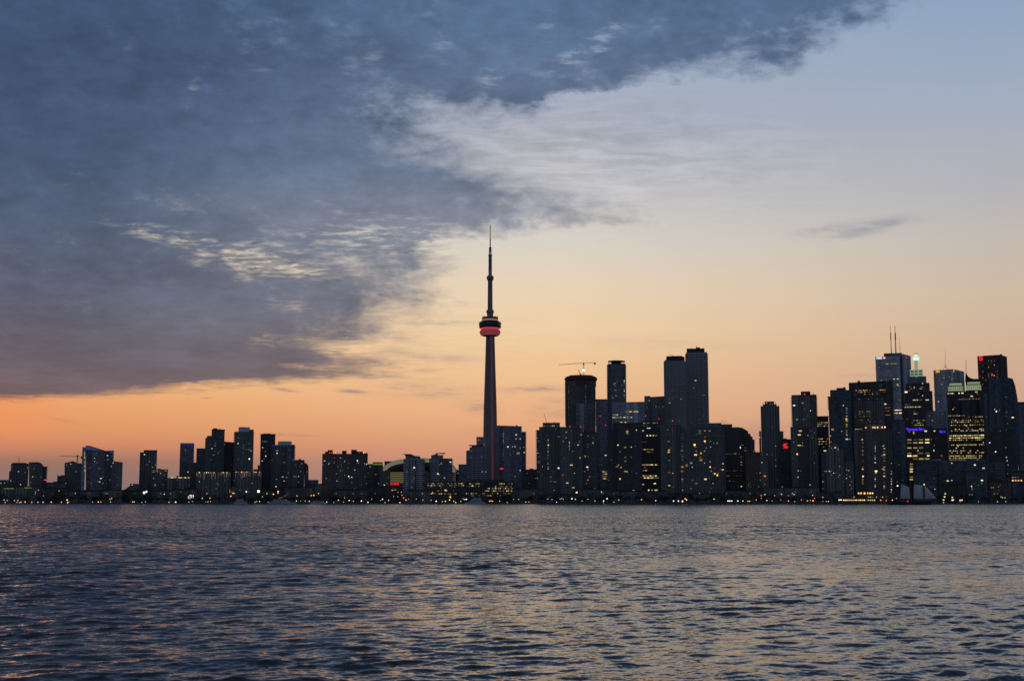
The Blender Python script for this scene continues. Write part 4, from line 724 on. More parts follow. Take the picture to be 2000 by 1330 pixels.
b.row(762, 1672, 1732, 'yoo', 3, 2.4, 1.6, .7); b.row(765.5, 1668, 1730, 'yod', 3, 2.2, 1.4, .5); b.row(769.6, 1668, 1720, 'dy', 3, 2, 1.4, .3); b.row(779.4, 1666, 1724, 'd', 3, 2, 1.4, .45); b.row(753.6, 1716, 1730, 'd', 2.6, 2, 1.4, .7); b.pts([(1729, 789.6, 'Y', 4, 2.4), (1701, 773, 'd')])
b.row(797, 1724, 1738, 'y', 2.6, 2.6, 1.6, .8); b.row(803, 1722, 1738, 'dy', 2.6, 2.6, 1.5, .9); b.row(811, 1720, 1740, 'd', 2.6, 2.2, 1.4, .5); b.rand(8, 'dd')
b = Bld('office_tower', 'brown office block with dim lit floors, set in front of the massive black slab', 2300); b.block('wall', 1667, 1727, 782, 'brown', dep=40)
for y in (803.6, 808, 813, 820): b.row(y, 1668, 1700, 'd', 2.8, 2.4, 1.3, .45)
b.row(838, 1669, 1684, 'dy', 2.4, 2.6, 1.5, .9); b.row(842, 1669, 1686, 'dy', 2.4, 2.6, 1.5, .8); b.row(824, 1680, 1698, 'k', 3, 1.6, 1.2, .6); b.row(823, 1700, 1724, 'kd', 3, 1.8, 1.4, .4)
b = Bld('apartment_block', 'pale arched-top condo with white vertical bays, mid-height in front of taller towers', 2080); b.block('wall', 1610, 1648, 877, 'conc', dep=30); b.cyl('arched_top', 1617, 1640, 866.6, 'conc', 878, 3, 24, .8); b.block('wing', 1604, 1611, 884, 'cond', dy=2); b.block('wing', 1647.6, 1666, 901, 'conc', dy=2)
for x in (1615, 1624.6, 1634, 1643): m = MB(); m.box(-1.2, 1.2, -1., .4, 0, b.Z(878)); m.build('pale_bay', M['conc'], b.root, (b.X(x, 878), 0, 0))
b.rand(40, 'kkddwoy'); b.row(920, 1611, 1624, 'yo', 3, 2.4, 2, .9); b.row(923.6, 1624, 1636, 'yw', 3.4, 2.2, 2, .8); b.pts([(1631, 874, 'O', 2, 2), (1649, 874, 'O', 2, 2), (1611, 874.6, 'O', 2, 2.2), (1612, 880, 'Y', 7, 2.4), (1637, 897, 'd', 5, 2), (1657, 900.6, 'y', 4, 2.4), (1665, 901, 'o', 2, 2), (1657.6, 919, 'w', 2, 2), (1637.6, 931, 'o', 2, 2), (1625, 927.6, 'w', 2, 2)])
b = Bld('condo_tower', 'dark condo tower with orange lamps along its roof and vertical window bands', 2100); b.block('wall', 1667, 1742, 838, 'cond', dep=36); b.block('penthouse', 1690, 1726, 829.6, 'glass', None, 838.4, 5, 20, False); b.block('bay', 1676, 1690, 842, 'brown', dy=-2, dep=4)
for x in (1691, 1705, 1708.6, 1714, 1723, 1728.4): b.lampdot(x, 834.4 + .3 * (x % 3), 'O', 1.3, 'roof_lamp', -.5)
b.col(1709.4, 860, 955, 'wwdk', 3.6, 1.8, 2, .6); b.col(1685, 860, 945, 'oyd', 4, 3, 3, .5); b.col(1727, 870, 955, 'yd', 6, 4, 2, .7); b.col(1741, 905, 965, 'w', 5, 1.6, 1.6, .5); b.pts([(1684, 858, 'O', 2.6, 2.6), (1725, 889.6, 'y', 8, 2.4), (1711, 920, 'Y', 5, 2.6), (1711, 923, 'o', 3, 2), (1685.6, 930, 'Y', 3, 3), (1725, 916, 'y', 5, 2), (1727, 950, 'o', 3, 3), (1685, 887, 'k', 4, 3), (1725, 871, 'w')])
b = Bld('restaurant_pavilion', 'low lakeside pavilion strung with a tight row of orange lamps', 2020); b.block('wall', 1640, 1741, 966.4, 'brown', dep=18); b.block('upper_wall', 1674, 1707, 961, 'brown', None, 966.6, 3, 12)
for x in (1677, 1681.6, 1688.6, 1695, 1699.4, 1704): b.lampdot(x, 963, 'O', 1.25, 'lantern', 2.)
b.row(970.4, 1668, 1735, 'ydY', 4, 2, 1.5, .45)
for x in list(range(1648, 1711, 4)): b.win(x, 976.4, random.choice('OOYYo'), 2.6, 2.2)
b = simple('condo_tower', 'narrow dark-blue condo next to the building with the violet sign', 2170, 'teal', 1743, 1768, 820.6, lit=14, cols='kkdd', roof=0); b.row(819.6, 1751, 1763, 'r', 5, 1.2, 1, .9)
# financial cluster
b = Bld('office_tower', 'very tall white-clad office tower with white letters, a red roundel and twin roof masts', 2900); b.block('wall', 1709.5, 1762, 696, 'pale', dep=50); b.block('dark_corner', 1757.4, 1762.6, 697, 'dark', None, 820, -.5, 6, False)
m = MB(); X0, X1, Xr = b.X(1762, 697), b.X(1779, 697), b.X(1728, 690); m.prism([(X0 + .2, -.2), (X1, 24), (X1, 50), (X0 + .2, 50)], 0, [b.Z(691.5), b.Z(696.5, 24), b.Z(696.5, 24), b.Z(691.5)]); m.build('side_wall', ST['pale'], b.root)
m = MB(); m.box(b.X(1726, 690), b.X(1761.6, 690), 1, 40, b.Z(696.4), b.Z(689.8)); m.build('plant_room', ST['glass'], b.root)
for i, (px, y0, y1, rr) in enumerate(((1741, 690, 634, 1.), (1750, 690, 635, 1.35), (1758, 690, 655, .5))):
    for k in range(4 if i < 2 else 2):
        n = 4 if i < 2 else 2; q = lambda t: y0 + (y1 - y0) * t
        m = MB(); f = (1, .8, 1.15, .45)[k] if i < 2 else (1, .5)[k]; m.tube((0, 0, 0), (0, 0, b.Z(q((k + 1) / n)) - b.Z(q(k / n))), rr * f, rr * f * .85, 8); m.build('mast_section', M['crane'] if k % 2 == 0 else M['conc'], b.root, (b.X(px, 690) , 14 + 3 * i, b.Z(q(k / n))))
b.text('BMO', 1717.4, 698.9, 4.2, 'swhite', 0, 10.5, 'sign', .04)
m = MB(); m.tube((0, 0, 0), (0, .5, 0), 3.0, n=20); m.build('roundel', LM['sred'], b.root, (b.X(1727, 698.8), -.9, b.Z(698.8))); m = MB(); m.box(-1.7, 1.7, -.2, .1, -1.3, 1.3); m.build('roundel_mark', LM['swhite'], b.root, (b.X(1727, 698.8), -1.0, b.Z(698.8)))
dz = b.text('BMO', 1767, 698.5, 3.2, 'k', 6.6, 5.5, 'sign', .04); dz.rotation_euler[2] = math.atan2(24, X1 - X0); dz.location.y -= .5
m = MB(); m.tube((0, 0, 0), (0, .5, 0), 1.6, n=16); m.build('roundel', LM['sred'], b.root, (b.X(1770.2, 698.6, 10), 11.2 - 1.6, b.Z(698.6)))
for y in (705, 708, 717): b.row(y, 1712, 1722, 'd', 2.6, 2.4, 1.2, .7)
b.row(710.6, 1728, 1757, 'dy', 2.6, 2.6, 1.3, .75); b.row(740.6, 1746, 1757, 'yY', 2.5, 2.6, 1.6, .95); b.row(741.6, 1714, 1732, 'yd', 2.5, 2.6, 1.6, .85); b.row(720, 1715, 1750, 'dk', 3, 2, 1.5, .35); b.row(724, 1715, 1746, 'dk', 3, 2, 1.5, .4); b.row(733, 1724, 1745, 'd', 3, 2, 1.5, .4)
for y in (801, 807): b.row(y, 1745, 1762, 'yY', 2.5, 2.6, 1.7, .95)
b.row(790, 1745, 1756, 'd', 2.6, 2.2, 1.4, .6); b.pts([(1753, 751.6, 'w', 3, 1.6), (1755, 754, 'c'), (1757, 782, 'o', 4, 2), (1747, 811, 'd', 4, 1.4)]); b.lampdot(1726.6, 690, 'R', .9); b.lampdot(1760.6, 690, 'r', .7)
for i in range(26):
    m = MB(); m.box(b.X(1710, 700), b.X(1757, 700), -.35, .2, 0, 1.1); o = m.build('spandrel', M['conc'], b.root, (0, 0, b.Z(704 + 4.2 * i)))
b = Bld('office_tower', 'stepped tower crowned by a glowing green-white lantern on a tall lit column', 2760)
b.block('wall', 1763, 1823, 800, 'dark', dep=44); b.block('setback', 1766, 1821, 764, 'dark', None, 801, 2, 40); b.block('setback', 1768.6, 1815.6, 748, 'dark', None, 765, 4, 36); b.block('setback', 1772.4, 1809, 735, 'glass', None, 749, 6, 30)
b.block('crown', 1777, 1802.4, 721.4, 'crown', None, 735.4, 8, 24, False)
for y in (725, 730.6):
    for x in (1778.6, 1786.4, 1795): m = MB(); m.box(0, 5.6 * 2760 / F, -.6, .4, 0, 2.6); m.build('crown_opening', M['glassd'], b.root, (b.X(x, y, 8), 8, b.Z(y + 1.6, 8)))
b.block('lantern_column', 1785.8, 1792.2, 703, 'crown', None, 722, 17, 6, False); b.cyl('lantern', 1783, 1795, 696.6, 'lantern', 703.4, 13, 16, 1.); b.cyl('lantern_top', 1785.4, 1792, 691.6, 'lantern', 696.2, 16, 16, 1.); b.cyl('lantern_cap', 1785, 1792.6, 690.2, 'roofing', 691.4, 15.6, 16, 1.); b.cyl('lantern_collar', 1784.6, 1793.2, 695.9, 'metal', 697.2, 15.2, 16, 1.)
b.row(759, 1774, 1810, 'dy', 2.8, 2.4, 1.4, .6); b.row(764, 1780, 1808, 'd', 2.8, 2.4, 1.4, .5); b.pts([(1769.6, 765, 'Y', 5.6, 2.6), (1777, 755.4, 'w'), (1785.6, 756, 'w'), (1790, 736, 'c'), (1794, 769, 'w'), (1802, 773, 'w'), (1811, 781.4, 'o', 7, 2.2), (1767, 783, 'Y', 3.2, 2.4)])
b.row(781, 1784, 1800, 'yYw', 2.5, 2.6, 1.6, .95); b.row(794.6, 1768, 1798, 'yyw', 2.5, 2.6, 1.8, .95); b.row(790, 1767, 1780, 'd', 2.6, 2.2, 1.4, .6); b.row(804, 1775, 1792, 'd', 2.6, 2.2, 1.6, .5); b.row(808, 1786, 1792, 'y', 2.5, 2.4, 1.5); b.rand(10, 'dkw')
for x, y in ((1762.6, 817.6), (1772.6, 818.4)): b.lampdot(x, y, 'r', .8, dy=-3.)
b.row(821, 1784, 1806, 'yd', 2.4, 2.2, 1.8, .8); b.row(826, 1782, 1806, 'yd', 2.4, 2.2, 1.6, .6); b.row(830, 1786, 1806, 'y', 2.4, 2.2, 1.6, .7)
b = Bld('office_tower', 'dull silver glass tower with a small yellow sign and one thin braced roof mast', 3000); b.block('wall', 1823, 1862, 722.6, 'pale', 721.4, dep=50)
m = MB(); X0, X1 = b.X(1862, 721), b.X(1883, 721); m.prism([(X0 + .2, -.2), (X1, 26), (X1, 50), (X0 + .2, 50)], 0, [b.Z(721.4), b.Z(727, 26), b.Z(727, 26), b.Z(721.4)]); m.build('side_wall', ST['pale'], b.root)
b.mast(1846, 718, 674, .45, .12, 'antenna', 20); 
for dx in (-4, 4, 6.6): b.mast(1846 + dx, 721.6, 714.4, .3, .25, 'mast_brace', 20, 'metal', -dx)
m = MB(); m.tube((b.X(1841.6, 711), 20, b.Z(710.6)), (b.X(1852.4, 711), 20, b.Z(711.6)), .2); m.build('mast_arm', M['metal'], b.root)
b.text('CIBC', 1831.4, 725.6, 4.0, 'syel', 0, 7.4, 'sign', .05); b.block('sign', 1862.2, 1863.6, 722.8, 'syel', None, 727, -1, .5, False)
b.row(738, 1836, 1846, 'd', 2.6, 2.6, 1.4, .9); b.row(742, 1834, 1843, 'd', 2.6, 2.6, 1.4, .8); b.row(736.6, 1854, 1860, 'd', 2.6, 2.4, 1.6, .9); b.row(741, 1854, 1860, 'd', 2.6, 2.4, 1.4, .9); b.pts([(1839, 750.6, 'y', 2.4, 2), (1834, 746, 'd'), (1833, 784, 'w', 2, 3)]); b.rand(8, 'kd')
m = MB(); m.box(b.X(1824, 771), b.X(1850, 771), -.4, .3, b.Z(772.4), b.Z(770.6)); m.build('ledge', M['conc'], b.root)
b = Bld('office_tower', 'dark tower with a curving pointed spire and a violet light beam at its tip', 2960); b.block('wall', 1885.6, 1912, 740, 'dark', dep=36); b.poly('spire', [(1885, 745), (1885.6, 730), (1887, 724.6), (1888.2, 730), (1891, 735), (1896, 738.4), (1902, 740), (1902, 745)], 'roofing', 8, -1); b.mast(1886.8, 725, 704, .9, .6, 'light_beam', 3, 'violet'); b.lampdot(1886.2, 703.8, 'k', .9, 'tip_lamp', 3)  # violet light beam modelled as a thin glowing rod
b = Bld('office_tower', 'dark red granite tower bearing a large red letter at its top corner', 2880); b.block('wall', 1908.6, 1953, 694.6, 'red', 693.6, dep=46)
m = MB(); X0, X1 = b.X(1953, 694), b.X(1966.6, 694); m.prism([(X0 + .2, -.2), (X1, 22), (X1, 46), (X0 + .2, 46)], 0, [b.Z(693.6), b.Z(698, 22), b.Z(698, 22), b.Z(693.6)]); m.build('side_wall', ST['red'], b.root); b.block('rooftop_unit', 1953, 1957.4, 692.6, 'roofing', None, 694.4, 8, 8, False)
b.text('S', 1915.6, 699.7, 8.4, 'sred', 0, 7.4, 'sign', .06)
for i in range(15):
    y = 705 + 4.1 * i; b.row(y, 1914, 1950, 'oddd', 5.6, 1.5, 1.8, .55 if 5 < i < 13 else .35)
b.lampdot(1938, 732.4, 'R', 1.7, 'sign_lamp')
b = Bld('office_tower', 'twin-drummed office tower with two pale green glowing crowns and many yellow floors', 2660); b.block('wall', 1849, 1920, 764, 'dark', dep=44); b.block('wing', 1919.6, 1928, 768, 'glass', dy=4)
b.cyl('drum', 1850.4, 1881.4, 763, 'dark', None, -3, 32, .7); b.cyl('drum', 1886, 1916.4, 762, 'dark', None, -3, 32, .7)
for a, c, y in ((1851, 1881, 747.6), (1886, 1916.4, 746.2)):
    o = b.cyl('crown', a, c, y + 6, 'crown', y + 15.4, -3.4, 32, .7); b.parts.pop(); b.cyl('crown_top', a + 3, c - 2.4, y, 'crown', y + 4.2, -1, 32, .7); b.parts.pop(); b.cyl('crown_roof', a + 2.4, c - 1.8, y - 1.2, 'roofing', y, -1.4, 32, .7); b.parts.pop(); b.cyl('crown_shadow_gap', a + 2, c - 2, y + 4.2, 'roofing', y + 6, -1.4, 32, .7); b.parts.pop()
    r = (xof(c, y, 2660) - xof(a, y, 2660)) / 2; xc = (b.X(a, y) + b.X(c, y)) / 2
    for j, yy in enumerate((y + 8.6, y + 12.2)):
        for i in range(9):
            t = -PI / 2 + (i - 4) * .26; mm = UNIT.setdefault('op', None)
            if mm is None: q = MB(); q.box(-.75, .75, -.5, .5, -.75, .75); mm = UNIT['op'] = q.mesh('crown_opening', M['glassd'])
            o = bpy.data.objects.new('crown_opening', mm); C.objects.link(o); o.parent = b.root; o.location = (xc + (r + .1) * math.cos(t), -3.4 + r * .7 + (r + .1) * .7 * math.sin(t), b.Z(yy)); o.rotation_euler = (0, 0, t + PI / 2)
b.pts([(1877, 762.6, 'Y', 6, 3), (1861, 767.6, 'Y', 5, 2), (1906, 766, 'y', 7, 3), (1898, 774, 'Y', 5, 2.4), (1909, 770, 'w')]); b.row(767.6, 1852, 1884, 'yY', 2.6, 2.4, 1.8, .8); b.row(779.4, 1874, 1912, 'do', 2.5, 2.4, 1.4, .9)
b.row(811.4, 1850, 1884, 'y', 3, 1.9, 1.8, .9); b.row(814.4, 1890, 1920, 'yd', 2.6, 2.4, 1.8, .8)
LROWS = [(820.6, .6), (824, .6), (830, .5), (838, .3), (841, .6), (850.4, .9), (855, .95), (859, .5), (868.6, .6), (880, .4), (884, .45), (890, .7), (894, .75), (898, .6)]
b2 = b
for y, f in LROWS: b2.row(y, 1852, 1922, 'yyyd' if f < .8 else 'yyY', 3.6, 2.7, 1.7, min(1, f + .12))
b.rand(4, 'kw')
b = Bld('office_tower', 'dark blue glass tower whose roof sweeps down in a long convex curve', 2560); b.poly('wall', [(1932, 984), (1932, 738), (1940, 736), (1968, 737.4), (1978, 740), (1983, 754), (1987.6, 780), (1989, 800), (1989, 984)], 'teal', 44); b.rand(9, 'kd'); b.pts([(1943, 799, 'y'), (1946, 803, 'W', 2, 2), (1952, 801, 'd'), (1965, 775.6, 'd', 5, 2), (1966, 805, 'd', 4, 3), (1966, 813.4, 'd', 4, 2), (1978, 815.6, 'O', 4, 2), (1964, 788, 'k'), (1968, 827, 'c')])
for x in (1950, 1958): m = MB(); m.box(-.4, .4, -.5, .3, 0, b.Z(742)); m.build('fin', M['metal'], b.root, (b.X(x, 742), 0, 0))
simple('condo_tower', 'plain hazy-blue block at the skyline end past the curved-roof tower', 2700, 'glass', 1983, 2040, 787, lit=8, cols='kkk')
b = Bld('office_tower', 'office block with a violet-blue lit name sign and amber ribbon floors', 2190); b.block('wall', 1768, 1820, 832.6, 'dark', dep=34); b.block('side_wing', 1819.6, 1850, 837, 'dark', dy=6)
b.text('Toronto Star', 1787.4, 838.4, 5.2, 'sblue', 0, 34, 'sign', .05); b.text('Star', 1841, 843.8, 4.6, 'sblue', 6, 11.6, 'sign', .05)
for y, f, c in ((858.6, .6, 'dyo'), (864.4, .95, 'yY'), (874.4, .8, 'yo'), (885, .35, 'yd'), (890, .5, 'Yyo'), (896, .4, 'y')):
    for x in (1776, 1787.6, 1798.8, 1811): 
        if random.random() < f + .1: b.win(x, y, random.choice(c), 8.6, 2.6)
b.pts([(1776, 843, 'd', 4, 2), (1784.6, 845, 'y', 2.6, 6), (1808, 842, 'Y', 5, 2.6), (1825, 842, 'Y', 3, 2.6), (1811, 858.6, 'y', 8.6, 2.6), (1819, 858.6, 'd', 2, 2.4), (1782, 890.6, 'o', 5, 3), (1793, 880, 'w', 1.8, 3), (1793, 886, 'd', 1.8, 3), (1813, 890, 'Y', 5, 3), (1825, 870, 'c'), (1824, 880, 'w', 1.6, 3), (1802, 896, 'y', 8, 3), (1838, 890, 'd', 1.6, 5), (1841, 891, 'd', 1.6, 5)])
b.col(1780, 906, 940, 'oy', 5, 6.4, 3, .8); b.rand(5, 'd')
b = simple('office_tower', 'grey banded block rising behind the violet-signed office', 2420, 'band', 1808, 1848, 803, 801, lit=14, cols='kkdd'); b.pts([(1821, 821, 'w', 2.4, 3), (1825, 824, 'd')])
b = Bld('apartment_block', 'near-black condo with a low arched crown, below the curved-roof tower', 2180); b.block('wall', 1930, 1974, 843, 'dark', dep=34); b.cyl('arched_top', 1938, 1966, 836, 'dark', 844, 4, 24, .8); b.bal(1930, -1, 846, 890, 3.4, .8); b.pts([(1933, 864, 'W', 2.2, 2), (1944.6, 882, 'W', 2, 2), (1964.4, 874, 'w', 1.8, 2), (1965.6, 893, 'c'), (1967, 899.6, 'c'), (1969, 908, 'c'), (1940, 824, 'k')]); b.col(1968, 915, 955, 'kc', 5, 1.6, 1.8, .7); b.rand(8, 'kd')
# lakeside teal glass group
b = Bld('apartment_block', 'teal glass lakeside block with a flat roof slab, behind the tall ship sails', 2060); b.block('wall', 1784, 1829, 921, 'teal', dep=26); b.block('roof_slab', 1782.6, 1830, 919.4, 'conc', None, 921.4, -1.6, 28, False); b.rand(6, 'kd'); b.pts([(1804, 928.4, 'Y', 3, 2.4), (1826, 955, 'c'), (1824, 950, 'k')]); b.block('glass_bay', 1786, 1806, 925, 'teal', dy=-1.5, dep=2)
b = Bld('apartment_block', 'long teal glass block with stepped upper floors behind the two lakeside blocks', 2105); b.block('wall', 1788, 1962, 903, 'teal', dep=30); b.block('setback', 1792, 1926, 898, 'teal', None, 903.4, 3, 22); b.block('penthouse', 1820, 1838, 896, 'pale', None, 898.4, 6, 12, False); b.block('penthouse', 1890, 1906, 896.6, 'pale', None, 898.4, 6, 12, False)
m = MB(); m.box(b.X(1788, 912), b.X(1962, 912), -1.2, .3, b.Z(917), b.Z(915.8)); m.build('ledge', M['conc'], b.root); b.rand(14, 'kd'); b.pts([(1859, 904, 'Y', 2.2, 2), (1904, 908, 'Y', 3.6, 2.4), (1921, 914.4, 'Y', 4.6, 2.4), (1851, 938.6, 'Y', 4, 2.4), (1859, 938, 'c'), (1844, 938, 'd', 3, 1.6)])
for x in (1858, 1866, 1873): b.win(x, 957, 'Y', 5.4, 2.6)
b.row(957, 1880, 1884, 'y', 4, 4, 2); b.pts([(1846, 964, 'w', 2, 2), (1845, 955, 'd', 2, 3)])
b = Bld('apartment_block', 'teal glass lakeside block with an overhanging roof, farther from the ship', 2062); b.block('wall', 1886, 1928, 921, 'teal', dep=26); b.block('roof_slab', 1884, 1930, 918, 'conc', None, 919.4, -1.6, 28, False); b.block('roof_core', 1892, 1922, 919.2, 'teal', None, 921.4, 3, 18, False); b.rand(8, 'kd'); b.pts([(1887, 950, 'O', 2.4, 3), (1897.6, 949.6, 'O', 2.4, 3), (1898.6, 954.6, 'o', 2.4, 3), (1918, 938, 'Y', 4, 2.6), (1917.6, 943.6, 'd', 3, 1.6), (1899, 965.6, 'Y', 3, 2.6), (1894, 965.6, 'o', 3, 1.6)])
for x in (1889, 1925): m = MB(); m.box(-.8, .8, -1., .4, 0, b.Z(921)); m.build('corner_pier', M['conc'], b.root, (b.X(x, 921), 0, 0))
b = Bld('apartment_block', 'teal glass lakeside block ending the skyline, with amber lights in a row', 2060); b.block('wall', 1976, 2030, 923, 'teal', dep=26); b.block('roof_slab', 1974, 2032, 917.6, 'conc', None, 919, -1.6, 28, False); b.block('roof_core', 1980, 2030, 918.8, 'teal', None, 923.4, 3, 20, False); b.row(938, 1978, 2000, 'O', 5.6, 3, 2.6, .9); b.row(932, 1978, 2000, 'o', 5, 2, 1.8, .5)
b = simple('low_building', 'dim low block beside the lakeside teal glass group, two weak amber floors', 2075, 'brown', 1931, 1974, 940, lit=4, cols='kd'); b.row(952, 1937, 1948, 'o', 3, 2.4, 1.8, .7); b.row(964, 1942, 1950, 'd', 3, 2.4, 1.8, .8)
b = simple('low_building', 'low lakeside hall with greenish lit ground windows, between the teal glass blocks', 2056, 'dark', 1830, 1885, 947, lit=0, roof=1); 
for x, y in ((1843, 976), (1846, 964), (1845, 970), (1860, 971), (1860, 976.4), (1862, 976), (1875, 976.4), (1879, 976.4)): b.win(x, y, 'Y', 3, 2.4)

# ---- low waterfront fill
b = simple('low_building', 'low shed with a faintly lit greenish roof strip, below the twin round-topped towers', 2060, 'conc', -40, 30, 952.6, lit=4, cols='kk', roof=0); b.row(953.6, 8, 27, 'g', 2.2, 2.6, 2.2, 1)
b = simple('low_building', 'low shed with a shorter greenish roof strip, next along the shore', 2062, 'conc', 31, 76, 950.6, lit=5, cols='kkw', roof=0); b.row(952.6, 48, 63, 'g', 2.2, 2.6, 2.2, 1)
rng = random.Random(3)
fills = [(77, 132, 953), (133, 200, 958), (196, 240, 957), (240, 300, 957), (298, 345, 958), (345, 385, 955), (446, 466, 950), (505, 560, 958), (556, 610, 952), (600, 640, 946), (640, 720, 958), (715, 765, 950), (795, 842, 958), (1000, 1062, 955), (1060, 1130, 966), (1128, 1200, 955), (1196, 1300, 960), (1300, 1420, 966), (1415, 1490, 958), (1486, 1600, 953), (1596, 1645, 962)]
for i, (a, c, y) in enumerate(fills):
    bb = simple('low_building', 'low dark building along the shore, half hidden by trees', 2030 + (i % 2) * 24, rng.choice(('dark', 'cond', 'brown')), a, c, y + rng.uniform(-1, 1), None, rng.randint(3, 9), 'kkdc', 20, 2, True, 'low buildings along the shore')
# bright court lights array and signs
b = Bld('floodlight_bank', 'bright grid of white floodlights close to the water beside the blue-lined tower', 2028, 'light'); b.loc = Vector((xof(373, 970, 2020), 2020, BASE)); b.root = empty('floodlight_bank', b.loc, b.label, 'light'); mpp = 2020 / F
m = MB(); [m.tube((sx, 0, 0), (sx, 0, zof(965, 2020) - BASE), .25) for sx in (-4, 4)]; m.build('frame', M['metal'], b.root)
for r_ in range(4):
    for c_ in range(4):
        if (r_, c_) in ((3, 0), (0, 0)): continue
        m = MB(); m.ball((0, 0, 0), .62); m.build('flood_lamp', LM['W'], b.root, ((c_ - 1.5) * 2.6, -.6, zof(967 + 2.6 * r_, 2020) - BASE))
b = Bld('lit_sign', 'small dazzling white lit panel low on the dark shore, between the two warehouses', 2026, 'sign'); b.loc = Vector((xof(505, 960, 2026), 2026, BASE)); b.root = empty('lit_sign', b.loc, b.label, 'sign')
m = MB(); m.tube((0, .4, 0), (0, .4, zof(963, 2026) - BASE), .3); m.build('post', M['metal'], b.root); m = MB(); m.box(-1.9, 1.7, -.3, .3, zof(961.6, 2026) - BASE, zof(957, 2026) - BASE); m.build('panel', LM['W'], b.root)
b = Bld('lit_sign', 'irregular bright white lit billboard at the foot of the notched slim tower', 2026, 'sign'); b.loc = Vector((xof(283, 962, 2026), 2026, BASE)); b.root = empty('lit_sign', b.loc, b.label, 'sign')
m = MB(); m.tube((-1, .4, 0), (-1, .4, zof(966, 2026) - BASE), .3); m.build('post', M['metal'], b.root); m = MB(); m.box(-2.6, .2, -.3, .3, zof(964, 2026) - BASE, zof(960, 2026) - BASE); m.box(1.2, 3.4, -.3, .3, zof(961.6, 2026) - BASE, zof(958.6, 2026) - BASE); m.build('panel', LM['W'], b.root)

for b in ALL:
    if b.over.v: o = b.over.build('window', [LM[c] for c in b.overm], b.root); o['kind'] = 'stuff'
# ------------------------------------------------------------------ ground, quay
m = MB(); m.box(-60000, 60000, 1964, 120000, -3, BASE); tag(m.build('ground', M['ground']), kind='structure')
m = MB(); m.box(-3000, 3000, 1961, 1963.9, -3, BASE + .35); tag(m.build('quay', M['stone']), kind='structure')

# ------------------------------------------------------------------ trees on the shore
def tree_proto(seed, H, W):
    r = random.Random(seed); tr = MB(); top = H * .62
    pts = [Vector((0, 0, 0)), Vector((r.uniform(-.2, .2), 0, H * .25)), Vector((r.uniform(-.4, .4), r.uniform(-.3, .3), top))]
    for i in range(2): tr.tube(pts[i], pts[i + 1], .38 - .13 * i, .25 - .13 * i, 7)
    tips = []
    for i in range(8):
        a = r.uniform(0, 2 * PI); z0 = r.uniform(.25, .6) * H; e = Vector((math.cos(a) * W * r.uniform(.25, .42), math.sin(a) * W * r.uniform(.25, .42), z0 + H * r.uniform(.12, .32)))
        tr.tube((0, 0, z0), e, .14, .05, 5); tips.append(e)
    tips.append(pts[2] + Vector((0, 0, H * .2)))
    cr = MB()
    for t in tips:
        for k in range(75):
            d = Vector((r.gauss(0, 1), r.gauss(0, 1), r.gauss(0, .75))).normalized() * (r.random() ** .5) * W * .24
            p = t + d; p.z = max(p.z, H * .2); s_ = r.uniform(.22, .5)
            u = Vector((r.gauss(0, 1), r.gauss(0, 1), r.gauss(0, 1))).normalized(); v = u.orthogonal().normalized()
            cr.add([p - u * s_, p + v * s_ * .7, p + u * s_, p - v * s_ * .7], [(0, 1, 2, 3)])
    return tr.mesh('trunk', M['bark']), cr.mesh('crown', M['leaf'])
protos = [tree_proto(11, 11, 9), tree_proto(12, 14, 10), tree_proto(13, 9, 10), tree_proto(14, 17, 11)]
rt = random.Random(21)
tx = []
for a, c, n in ((-20, 130, 9), (130, 260, 14), (260, 460, 22), (460, 640, 18), (640, 830, 16), (960, 1060, 12), (1060, 1300, 26), (1290, 1480, 26), (1480, 1640, 18), (1830, 2020, 14)):
    for i in range(n): tx.append((a + (c - a) * (i + rt.uniform(.1, .9)) / n))
for px in tx:
    k = rt.choice((0, 0, 1, 2, 2, 3)); tm, cm = protos[k]; Y = rt.uniform(1978, 1998); s_ = rt.uniform(.75, 1.15)
    lab = ('leafy dark tree on the quay, medium rounded crown', 'tall dark tree on the quay with an open crown', 'low spreading dark tree on the quay edge', 'tallest kind of dark quay tree, rising above its neighbours')[k]
    r_ = empty('tree', (xof(px, 978, Y), Y, BASE), lab, 'tree', ('rounded quay trees', 'open tall quay trees', 'low spreading quay trees', 'tallest quay trees')[k]); r_.rotation_euler = (0, 0, rt.uniform(0, 6)); r_.scale = (s_ * 1.1, s_ * 1.1, s_)
    for me in (tm, cm): o = bpy.data.objects.new(me.name.split('.')[0], me); C.objects.link(o); o.parent = r_

